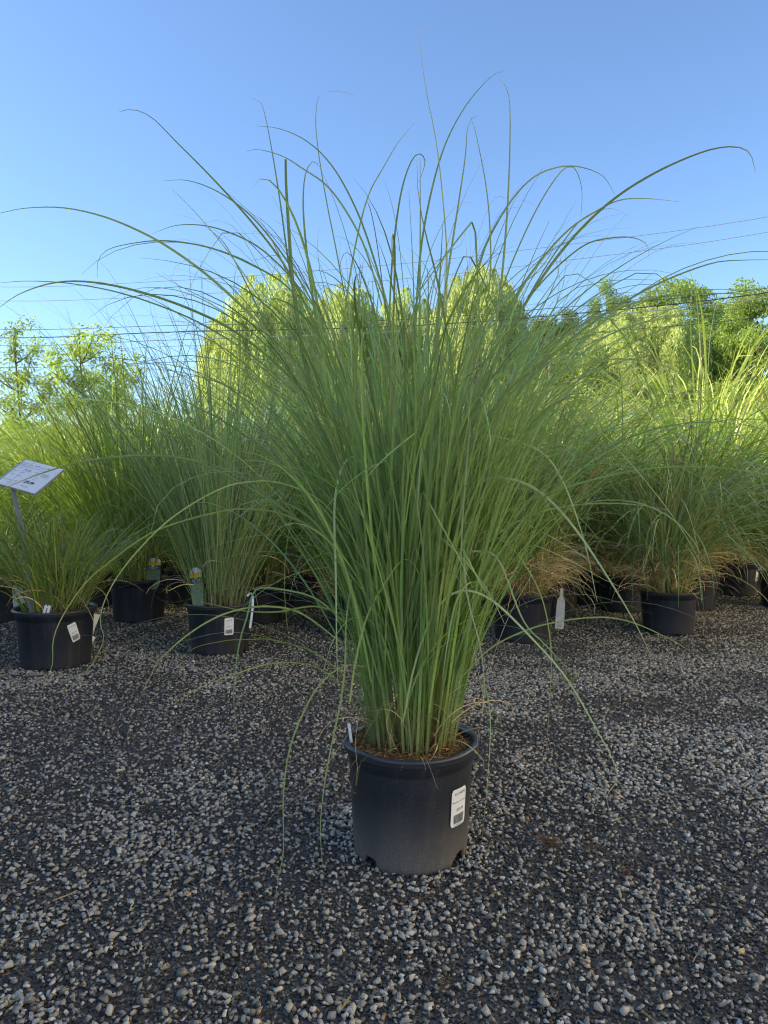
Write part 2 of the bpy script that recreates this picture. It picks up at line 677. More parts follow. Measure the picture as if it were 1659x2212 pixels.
def build_gravel():
    r = np.random.default_rng(21)
    # dark fine chips: a few tiles of chips, set out again and again with geometry nodes
    tiles = bpy.data.collections.new('chip_tiles')
    TS = 0.30
    for k in range(6):
        n = int(TS * TS * 21000)
        g = int(math.sqrt(n)) + 1
        gx, gy = np.meshgrid(np.arange(g), np.arange(g))
        px = (gx.ravel() + r.uniform(0, 1, g * g)) / g * TS - TS / 2
        py = (gy.ravel() + r.uniform(0, 1, g * g)) / g * TS - TS / 2
        sz = 0.0045 + 0.0085 * r.beta(1.3, 2.2, g * g)
        pz = r.uniform(-0.003, 0.0035, g * g)
        me = stones_mesh('chip_tile', np.stack([px, py, pz], -1), sz, grey_tones(g * g, r, 0.025, 0.25, 0.02), 100 + k, 0.45)
        to = bpy.data.objects.new('chip_tile', me)
        tiles.objects.link(to)
    pts, rots, ids = [], [], []
    y = 0.55
    while y < 7.5:
        hw = 0.56 * y + 0.5
        nx = int(2 * hw / (TS * 0.9)) + 1
        for i in range(nx + 1):
            pts.append((-hw + 2 * hw * i / nx + r.uniform(-.01, .01), y, 0.0))
            rots.append((0, 0, r.integers(0, 4) * PI / 2 + r.normal(0, 0.04)))
            ids.append(int(r.integers(0, 6)))
        y += TS * 0.9
    me = bpy.data.meshes.new('fine_gravel')
    me.from_pydata(pts, [], [])
    a = me.attributes.new('rot', 'FLOAT_VECTOR', 'POINT')
    a.data.foreach_set('vector', np.array(rots, dtype=np.float32).ravel())
    a = me.attributes.new('pick', 'INT', 'POINT')
    a.data.foreach_set('value', np.array(ids, dtype=np.int32))
    o = obj('fine_gravel', me)
    tag(o, 'fine dark gravel chips filling in between the larger grey stones', 'gravel', kind='stuff')
    ng = bpy.data.node_groups.new('lay_chips', 'GeometryNodeTree')
    ng.interface.new_socket('Geometry', in_out='INPUT', socket_type='NodeSocketGeometry')
    ng.interface.new_socket('Geometry', in_out='OUTPUT', socket_type='NodeSocketGeometry')
    gi, go = ng.nodes.new('NodeGroupInput'), ng.nodes.new('NodeGroupOutput')
    ip = ng.nodes.new('GeometryNodeInstanceOnPoints')
    ci = ng.nodes.new('GeometryNodeCollectionInfo')
    ci.inputs['Collection'].default_value = tiles
    ci.inputs['Separate Children'].default_value = True
    ci.inputs['Reset Children'].default_value = True
    na = ng.nodes.new('GeometryNodeInputNamedAttribute'); na.data_type = 'FLOAT_VECTOR'
    na.inputs[0].default_value = 'rot'
    nb = ng.nodes.new('GeometryNodeInputNamedAttribute'); nb.data_type = 'INT'
    nb.inputs[0].default_value = 'pick'
    L = ng.links.new
    L(gi.outputs[0], ip.inputs['Points'])
    L(ci.outputs[0], ip.inputs['Instance'])
    ip.inputs['Pick Instance'].default_value = True
    L(nb.outputs[0], ip.inputs['Instance Index'])
    L(na.outputs[0], ip.inputs['Rotation'])
    L(ip.outputs[0], go.inputs[0])
    md = o.modifiers.new('lay_chips', 'NODES')
    md.node_group = ng

    # larger grey stones, patchy
    X, Y, S, T, Z = [], [], [], [], []
    for y0, y1, den in ((0.6, 2.0, 10500), (2.0, 3.4, 8800), (3.4, 5.0, 5200), (5.0, 7.5, 1800)):
        x, y = yard_points(y0, y1, den, r)
        m = 0.55 * vnoise(x, y, 5, 3.0) + 0.45 * vnoise(x, y, 9, 9.0)
        keep = r.random(len(x)) < np.clip((m - 0.30 + 0.10 * np.clip(x, -1, 1)) * 3.0, 0.48, 1.0)
        keep &= (x - POT0[0]) ** 2 + (y - POT0[1]) ** 2 > 0.116 ** 2
        x, y, m = x[keep], y[keep], m[keep]
        s = 0.0066 + 0.0135 * r.beta(1.2, 3.1, len(x)) + 0.002 * np.clip(m * 2 - .6, 0, 1)
        t = grey_tones(len(x), r, 0.19, 0.66, 0.025) * (0.80 + 0.42 * np.clip(m, 0.2, 0.8))[:, None]
        X.append(x); Y.append(y); S.append(s); T.append(t)
        Z.append(0.001 + s * 0.18 + r.uniform(-0.002, 0.004, len(x)))
    X, Y, S, T, Z = map(np.concatenate, (X, Y, S, T, Z))
    me = stones_mesh('gravel', np.stack([X, Y, Z], -1), S, T, 77)
    o = obj('gravel', me)
    tag(o, 'patchy layer of mid grey crushed stone over the yard', 'gravel', kind='stuff')
    # the largest stones in the foreground are pieces of their own
    shapes = []
    for k in range(24):
        me = stones_mesh('stone', np.zeros((1, 3)), np.array([1.0]), grey_tones(1, r, 0.28, 0.58, 0.02), 300 + k, 0.15)
        shapes.append(me)
    n = 0
    while n < 290:
        y = 0.86 + 1.5 * r.random() ** 1.5
        x = r.uniform(-0.53, 0.53) * y
        if (x - POT0[0]) ** 2 + (y - POT0[1]) ** 2 < 0.15 ** 2:
            continue
        s = r.uniform(0.014, 0.021)
        o = obj('stone', shapes[int(r.integers(0, 24))], ground, (x, y, 0.004 + s * 0.16), r.uniform(0, 6.28), s)
        n += 1


build_gravel()


# ------------------------------------------------------------------ pots
def pot_radius(z, Rt, Rb, H):
    return Rb + (Rt - Rb) * z / H


def make_pot_meshes(Rt, Rb, H, notches, seg=120, seed=0, mat=None):
    """Body with feet and fluted base, and the rolled rim."""
    r = np.random.default_rng(seed)
    ph = np.arange(seg) * 2 * PI / seg
    nz = np.zeros(seg)
    inn = np.zeros(seg)
    for c, hw, hh in notches:
        d = np.abs((ph - c + PI) % (2 * PI) - PI)
        e = np.clip((hw - d) / (hw * 0.35), 0, 1)
        nz = np.maximum(nz, hh * e)
        inn = np.maximum(inn, e)
    zs = [0, .003, .007, .012, .018, .025, .032, .04, .05, .065, .09, .12, .15, .18, H - .042, H - .036, H - .034, H - .014]
    rows = []
    wob = 0.0012 * np.sin(ph * 2 + 1.0) + 0.0008 * np.sin(ph * 3)
    for z in zs:
        rad = pot_radius(z, Rt, Rb, H) + wob
        if z < 0.05:
            fl = np.clip((0.05 - z) / 0.03, 0, 1)
            rad = rad - 0.0022 * fl * (np.sin(ph * 30) > 0.2) - 0.004 * np.clip((0.012 - z) / 0.012, 0, 1)
        if z >= H - .0345:
            rad = rad + 0.0028
        rows.append(np.stack([rad * np.cos(ph), rad * np.sin(ph), np.maximum(z, nz + z * 0.15 * (nz > 0))], -1))
    # inner side of the feet, then base plate
    rows = [np.stack([(Rb - 0.006) * np.cos(ph), (Rb - 0.006) * np.sin(ph), np.maximum(0.002, nz + .001)], -1)] + rows
    rows = [np.stack([(Rb - 0.02) * np.cos(ph), (Rb - 0.02) * np.sin(ph), np.full(seg, 0.030)], -1)] + rows
    rows = [np.stack([0.001 * np.cos(ph), 0.001 * np.sin(ph), np.full(seg, 0.030)], -1)] + rows
    V = np.stack(rows, 0)
    n = len(rows)
    i = np.arange(n - 1)[:, None] * seg + np.arange(seg)[None]
    j = np.arange(n - 1)[:, None] * seg + (np.arange(seg)[None] + 1) % seg
    F = np.stack([i, j, j + seg, i + seg], -1).reshape(-1, 4)
    body = mesh_np('pot', V.reshape(-1, 3), F, mat=mat or M_pot, smooth=True)
    # rim: rolled lip and inner wall
    prof = [(Rt + .001, H - .016), (Rt + .007, H - .0165), (Rt + .0095, H - .014), (Rt + .0090, H - .0105), (Rt + .0100, H - .008), (Rt + .0118, H - .005),
            (Rt + .0112, H - .001), (Rt + .0075, H + .0015), (Rt + .002, H + .001), (Rt - .0015, H - .002), (Rt - .003, H - .01), (Rt - .008, H - .06)]
    rows = []
    for q, z in prof:
        rad = q + wob * 1.6 + 0.0006 * np.sin(ph * 7 + 2)
        rows.append(np.stack([rad * np.cos(ph), rad * np.sin(ph), z + 0.0012 * np.sin(ph * 2 + .4)], -1))
    V = np.stack(rows, 0)
    n = len(rows)
    i = np.arange(n - 1)[:, None] * seg + np.arange(seg)[None]
    j = np.arange(n - 1)[:, None] * seg + (np.arange(seg)[None] + 1) % seg
    F = np.stack([i, j, j + seg, i + seg], -1).reshape(-1, 4)
    rim = mesh_np('rim', V.reshape(-1, 3), F, mat=M_rim, smooth=True)
    return body, rim


def make_soil(Rs, z0, seed, mound=0.010):
    r = np.random.default_rng(seed)
    rings, seg = 26, 60
    V = []
    for i in range(rings):
        q = Rs * i / (rings - 1)
        for j in range(seg):
            a = 2 * PI * j / seg
            x, y = q * math.cos(a), q * math.sin(a)
            V.append((x, y, z0 + mound * (1 - (q / Rs) ** 2) + r.normal(0, 0.0016) + 0.004 * math.sin(x * 60) * math.cos(y * 47)))
    i = np.arange(rings - 1)[:, None] * seg + np.arange(seg)[None]
    j = np.arange(rings - 1)[:, None] * seg + (np.arange(seg)[None] + 1) % seg
    F = np.stack([i, j, j + seg, i + seg], -1).reshape(-1, 4)
    return mesh_np('soil', np.array(V), F, mat=M_soil, smooth=False)


def fibres_mesh(Rs, z0, count, seed, L=(0.008, 0.028), spread=1.0):
    r = np.random.default_rng(seed)
    q = Rs * np.sqrt(r.random(count)) * spread
    a = r.uniform(0, 2 * PI, count)
    P0 = np.stack([q * np.cos(a), q * np.sin(a), z0 + 0.003 + r.uniform(0, .008, count)], -1)
    P = arcs(P0, r.uniform(1.1, 1.75, count), r.uniform(0, 2 * PI, count), r.uniform(*L, count), r.uniform(-.5, .6, count), np.full(count, 1.0), 5, wob=r.normal(0, 0.8, count))
    W = taper(r.uniform(0.0007, 0.0022, count), 5, 0.6, 0.4)
    c = np.array([0.42, 0.24, 0.10]) * r.uniform(0.4, 1.5, (count, 1)) * (1 + r.normal(0, .08, (count, 3)))
    S = norm(r.normal(size=(count, 3)))
    V, F, C = ribbons(P, W, S, np.repeat(c[:, None, :], 5, 1))
    return mesh_np('bark_fibre', V, F, C, M_blade)


NOTCH0 = [(R(-136), 0.17, 0.023), (R(-34), 0.19, 0.025), (R(20), 0.2, 0.024), (R(95), 0.2, 0.024), (R(165), 0.2, 0.024)]
RT0, RB0, H0 = 0.133, 0.120, 0.243

pot0_body, pot0_rim = make_pot_meshes(RT0, RB0, H0, NOTCH0)
potB_body, potB_rim = make_pot_meshes(0.148, 0.130, 0.235, [(R(-88), 0.10, 0.014), (R(-16), 0.12, 0.014), (R(56), 0.12, 0.014), (R(128), 0.12, 0.014), (R(200), 0.12, 0.014)], 72, mat=M_pot2)
soilB = make_soil(0.142, 0.210, 8)
fibB = fibres_mesh(0.138, 0.218, 260, 9, (0.01, 0.04))


# ------------------------------------------------------------------ lettering
def text_geo(s, size, align='CENTER', shear=0.0, squeeze=1.0, bold=0.0):
    cu = bpy.data.curves.new('lettering', 'FONT')
    cu.body = s
    cu.size = size
    cu.align_x = align
    cu.shear = shear
    cu.resolution_u = 3
    cu.offset = bold * size
    o = bpy.data.objects.new('lettering', cu)
    COL.objects.link(o)
    dg = bpy.context.evaluated_depsgraph_get()
    me = o.evaluated_get(dg).to_mesh()
    V = [(v.co.x * squeeze, v.co.y) for v in me.vertices]
    F = [list(p.vertices) for p in me.polygons]
    o.evaluated_get(dg).to_mesh_clear()
    bpy.data.objects.remove(o)
    bpy.data.curves.remove(cu)
    return V, F


def sticker_mesh(w, h, lines, barcode, place, off=0.0006, digits=None):
    """A label with print, laid on a surface by place(u, v, lift)."""
    V, F, MI = [], [], []
    nx, ny = 14, 12
    cr = min(w, h) * 0.08
    rowsu = []
    for j in range(ny + 1):
        v = -h / 2 + h * j / ny
        dv = max(0, abs(v) - (h / 2 - cr))
        hw = w / 2 - (cr - math.sqrt(max(0, cr * cr - dv * dv)))
        for i in range(nx + 1):
            V.append(place(-hw + 2 * hw * i / nx, v, off))
    for j in range(ny):
        for i in range(nx):
            a = j * (nx + 1) + i
            F.append((a, a + 1, a + nx + 2, a + nx + 1)); MI.append(0)
    # thickness of the edge: a back sheet a little behind
    for s, size, cx, cy, mi in lines:
        tv, tf = text_geo(s, size)
        b = len(V)
        V += [place(cx + x, cy + y, off + 0.0003) for x, y in tv]
        for f in tf:
            F.append([b + q for q in f]); MI.append(mi)
    if barcode:
        bx0, bx1, by0, by1, seed = barcode
        rr = random.Random(seed)
        x = bx0
        while x < bx1:
            bw = rr.choice((1, 1, 2, 3)) * (bx1 - bx0) / 90
            b = len(V)
            V += [place(x, by0, off + .0003), place(x + bw, by0, off + .0003), place(x + bw, by1, off + .0003), place(x, by1, off + .0003)]
            F.append((b, b + 1, b + 2, b + 3)); MI.append(1)
            x += bw + rr.choice((1, 1, 2, 2)) * (bx1 - bx0) / 90
    return mesh_py('label_sticker', V, F, [M_white, M_ink, M_inkg], MI)


# ------------------------------------------------------------------ the tall potted grass in front
GREEN = np.array([0.235, 0.385, 0.085])
BLUEG = np.array([0.24, 0.38, 0.15])
YELG = np.array([0.33, 0.42, 0.09])
TAN = np.array([0.50, 0.38, 0.21])


def blade_cols(B, n, r, base, var=0.30, tan_tip=0.3, tan_frac=0.02, blue=0.3):
    c = np.repeat(base[None], B, 0) * np.clip(np.exp(r.normal(-.03, var, (B, 1))), .35, 1.75)
    k = r.random((B, 1)) * blue
    c = c * (1 - k) + BLUEG * k * 1.15
    k = (r.random((B, 1)) < 0.18) * 0.5
    c = c * (1 - k) + YELG * k
    dead = r.random((B, 1)) < tan_frac
    c = np.where(dead, TAN * r.uniform(0.6, 1.1, (B, 1)), c)
    C = np.repeat(c[:, None, :], n, 1)
    t = np.linspace(0, 1, n)[None, :, None]
    kt = np.clip((t - 0.86) / 0.14, 0, 1) * (r.random((B, 1, 1)) < tan_tip)
    C = C * (1 - kt) + TAN * 0.9 * kt
    return C


main = empty('potted_grass', (POT0[0], POT0[1], 0))
tag(main, 'tall fountain of narrow green blades in a dusty black pot, alone in the foreground', 'potted grass')
pot = obj('pot', pot0_body, main)
obj('rim', pot0_rim, pot)
SOIL_Z = H0 - 0.020
soil = obj('soil', make_soil(RT0 - 0.004, SOIL_Z, 4, 0.012), main)
tag(obj('bark_fibre', fibres_mesh(RT0 - 0.008, SOIL_Z + 0.004, 1500, 5), soil), kind='stuff')

PH0 = R(-42)


def place0(u, v, lift):
    z = 0.130 + v
    r_ = pot_radius(z, RT0, RB0, H0) + 0.0009 + lift
    a = PH0 + u / r_
    return (r_ * math.cos(a), r_ * math.sin(a), z)


obj('label_sticker', sticker_mesh(0.047, 0.078, [
    ('43 FARMS', 0.0082, 0.002, 0.026, 1), ('Miscanthus Gracillimus', 0.0046, 0, 0.0105, 1), ('$29.99', 0.0082, 0.003, -0.0075, 1),
    ('2 1142074502 9', 0.0040, 0, -0.0375, 1)], (-0.016, 0.016, -0.033, -0.0145, 4), place0, 0.0008), pot)

# tillers and their leaves
def build_main_grass():
    r = np.random.default_rng(42)
    nt_ = 172
    q = 0.092 * np.sqrt(r.random(nt_)) ** 0.85
    a0 = r.uniform(0, 2 * PI, nt_)
    base = np.stack([q * np.cos(a0), q * np.sin(a0) * 0.95, np.full(nt_, SOIL_Z + 0.002)], -1)
    lean = (q / 0.1) * R(8) + np.abs(r.normal(0, R(2.6), nt_))
    leanaz = a0 + r.normal(0, 0.35, nt_)
    H = r.uniform(0.30, 0.74, nt_)
    bend = r.uniform(R(1), R(9), nt_)
    n = 10
    Pt = arcs(base, lean, leanaz, H, bend, np.full(nt_, 1.3), n)
    Wt = taper(r.uniform(0.0042, 0.0080, nt_), n, 0.9, 0.4, 0.3)
    St = np.stack([np.cos(r.uniform(0, PI, nt_)), np.sin(r.uniform(0, PI, nt_)), np.zeros(nt_)], -1)
    Ct = blade_cols(nt_, n, r, GREEN * 1.15, 0.2, 0, 0.04, 0.3)
    t = np.linspace(0, 1, n)[None, :, None]
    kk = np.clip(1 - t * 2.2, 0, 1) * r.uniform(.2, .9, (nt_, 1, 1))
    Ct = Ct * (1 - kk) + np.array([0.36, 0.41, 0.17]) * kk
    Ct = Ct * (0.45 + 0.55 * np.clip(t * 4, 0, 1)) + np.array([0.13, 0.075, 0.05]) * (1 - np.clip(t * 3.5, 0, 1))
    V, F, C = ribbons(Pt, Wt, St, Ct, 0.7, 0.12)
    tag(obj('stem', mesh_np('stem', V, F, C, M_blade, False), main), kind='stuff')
    # leaves
    P0, th, az, L, dr, pp, wd, sd_, hgt = [], [], [], [], [], [], [], [], []
    for i in range(nt_):
        plane = r.uniform(0, 2 * PI)
        m = int(r.integers(4, 7))
        for k in range(m):
            s = np.clip(0.22 + 0.78 * (k + 0.7 + r.uniform(-.3, .3)) / m, 0.05, 1)
            f = s * (n - 1)
            j = min(int(f), n - 2)
            p = Pt[i, j] * (1 - (f - j)) + Pt[i, j + 1] * (f - j)
            d = Pt[i, j + 1] - Pt[i, j]
            tl = math.acos(np.clip(d[2] / np.linalg.norm(d), -1, 1))
            ta = math.atan2(d[1], d[0])
            la = plane + (PI if k % 2 else 0) + r.normal(0, 0.25)
            # add the leaf's own departure from the stem
            dep = R(r.uniform(2, 15))
            vx = math.sin(tl) * math.cos(ta) + math.sin(dep) * math.cos(la)
            vy = math.sin(tl) * math.sin(ta) + math.sin(dep) * math.sin(la)
            hxy = math.hypot(vx, vy)
            # leaves favour leaning away from the clump's middle
            oa = math.atan2(p[1], p[0])
            vx += 0.05 * math.cos(oa); vy += 0.05 * math.sin(oa)
            hxy = min(math.hypot(vx, vy), 0.85)
            P0.append(p); th.append(math.asin(hxy)); az.append(math.atan2(vy, vx))
            ll = r.uniform(0.50, 0.95) * (0.74 + 0.30 * s)
            L.append(ll)
            u = r.random()
            if s < 0.55:
                dr.append(R(r.uniform(5, 32) if u < 0.72 else r.uniform(32, 75)))
            else:
                dr.append(R(r.uniform(10, 42) if u < 0.34 else r.uniform(42, 100) if u < 0.86 else r.uniform(100, 140)))
            pp.append(r.uniform(1.3, 2.3))
            wd.append(r.uniform(0.0030, 0.0068)); hgt.append(s)
    B = len(th)
    P0, th, az, L, dr, pp, wd = map(np.array, (P0, th, az, L, dr, pp, wd))
    n = 20
    curl = np.where(r.random(B) < 0.35, r.normal(0, 1.2, B), 0.15)
    kb = np.where(r.random(B) < 0.07, r.uniform(0.7, 1.9, B), 0.0)
    P = arcs(P0, th, az, L, dr, pp, n, curl, r.normal(0, 0.22, B), (r.uniform(.35, .8, B), kb))
    # keep the tips off the ground
    P[..., 2] = np.maximum(P[..., 2], 0.012)
    side = np.stack([-np.sin(az), np.cos(az), np.zeros(B)], -1) + r.normal(0, 0.35, (B, 3))
    C = blade_cols(B, n, r, GREEN, 0.40, 0.5, 0.0, 0.5)
    dead = r.random(B) < 0.02
    C[dead] = TAN * r.uniform(.6, 1.1, (int(dead.sum()), 1, 1))
    wd = np.where(dead, wd * .45, wd)
    W = taper(wd, n, 0.7, 0.09, 0.3)
    dist = P[:, :, 1] + POT0[1]
    rise = (P[:, :, 2] - CAM_H) / dist
    reach = np.abs(P[:, :, 0] + POT0[0]) / dist
    lim = 0.36 + 0.12 * r.random(B)
    keep = np.where((rise - lim[:, None] + 0.30 * np.maximum(reach - 0.08, 0)).max(1) < 0)[0]
    P, W, side, C = P[keep], W[keep], side[keep], C[keep]
    order = np.argsort(-(np.abs(P[:, :, 0]).max(1) * 1.0 + P[:, :, 2].max(1) * 0.8))
    big, rest = order[:215], order[215:]
    V, F, Cc = ribbons(P[rest], W[rest], side[rest], C[rest], 0.6, 0.45)
    tag(obj('grass_clump', mesh_np('grass_clump', V, F, Cc, M_blade, False), main), kind='stuff')
    for k in big:
        V, F, Cc = ribbons(P[k:k + 1], W[k:k + 1], side[k:k + 1], C[k:k + 1], 0.6, 0.45)
        obj('leaf_blade', mesh_np('leaf_blade', V, F, Cc, M_blade, False), main)

    # long fine leaves from the upper nodes, open against the sky
    nu = 120
    a = r.uniform(0, 2 * PI, nu)
    q = r.uniform(0.02, 0.17, nu)
    P0 = np.stack([q * np.cos(a), q * np.sin(a), r.uniform(0.45, 0.88, nu)], -1)
    P = arcs(P0, R(1) * (r.uniform(2, 20, nu) + q * 90), a + r.normal(0, .5, nu), r.uniform(0.5, 0.88, nu), R(1) * r.uniform(15, 105, nu), r.uniform(1.3, 2.6, nu), n, np.where(r.random(nu) < .5, r.normal(.4, 1.3, nu), 0), r.normal(0, .3, nu))
    rise = ((P[:, :, 2] - CAM_H) / (P[:, :, 1] + POT0[1]) - (0.40 + 0.10 * r.random((nu, 1))) + 0.28 * np.maximum(np.abs(P[:, :, 0] + .05) / 1.57 - .08, 0)).max(1) < 0
    P, a = P[rise], a[rise]
    nu = len(P)
    C2 = blade_cols(nu, n, r, GREEN * .72, 0.3, 0.3, 0, 0.5)
    V, F, Cc = ribbons(P, taper(r.uniform(.0024, .0044, nu), n, .8, .12), np.stack([-np.sin(a), np.cos(a), 0 * a], -1) + r.normal(0, .5, (nu, 3)), C2, 0.45, 0.3)
    tag(obj('upper_foliage', mesh_np('upper_foliage', V, F, Cc, M_blade, False), main), kind='stuff')

    # low arching leaves round the foot, and dry threads
    nl = 80
    a = r.uniform(0, 2 * PI, nl)
    P0 = np.stack([0.09 * np.cos(a), 0.09 * np.sin(a), SOIL_Z + r.uniform(0.0, 0.40, nl)], -1)
    P = arcs(P0, R(1) * r.uniform(14, 38, nl), a + r.normal(0, .4, nl), r.uniform(0.25, 0.72, nl), R(1) * r.uniform(60, 120, nl), r.uniform(0.9, 1.6, nl), n, r.normal(0, .8, nl), r.normal(0, .3, nl))
    C = blade_cols(nl, n, r, GREEN * 1.1, 0.2, 0.8, 0.12, 0.4)
    V, F, Cc = ribbons(P, taper(r.uniform(.0022, .004, nl), n, .7, .1), np.stack([-np.sin(a), np.cos(a), 0 * a], -1), C, 0.35, 0.3)
    tag(obj('low_foliage', mesh_np('low_foliage', V, F, Cc, M_blade, True), main), kind='stuff')
    nd = 120
    a = r.uniform(0, 2 * PI, nd)
    q = r.uniform(0.03, 0.12, nd)
    P0 = np.stack([q * np.cos(a), q * np.sin(a), SOIL_Z + r.uniform(0.0, 0.10, nd)], -1)
    P = arcs(P0, R(1) * r.uniform(10, 80, nd), a + r.normal(0, .9, nd), r.uniform(0.05, 0.22, nd), R(1) * r.uniform(30, 140, nd), r.uniform(0.7, 1.6, nd), n, r.normal(0, 1.6, nd), r.normal(0, 1, nd))
    P[..., 2] = np.where(np.hypot(P[..., 0], P[..., 1]) < 0.13, np.maximum(P[..., 2], SOIL_Z + .008), P[..., 2])
    c = TAN * r.uniform(0.5, 1.5, (nd, 1))
    V, F, Cc = ribbons(P, taper(r.uniform(.0008, .0022, nd), n, .8, .3), norm(r.normal(size=(nd, 3))), np.repeat(c[:, None], n, 1))
    tag(obj('dry_foliage', mesh_np('dry_foliage', V, F, Cc, M_blade, True), main), kind='stuff')


build_main_grass()

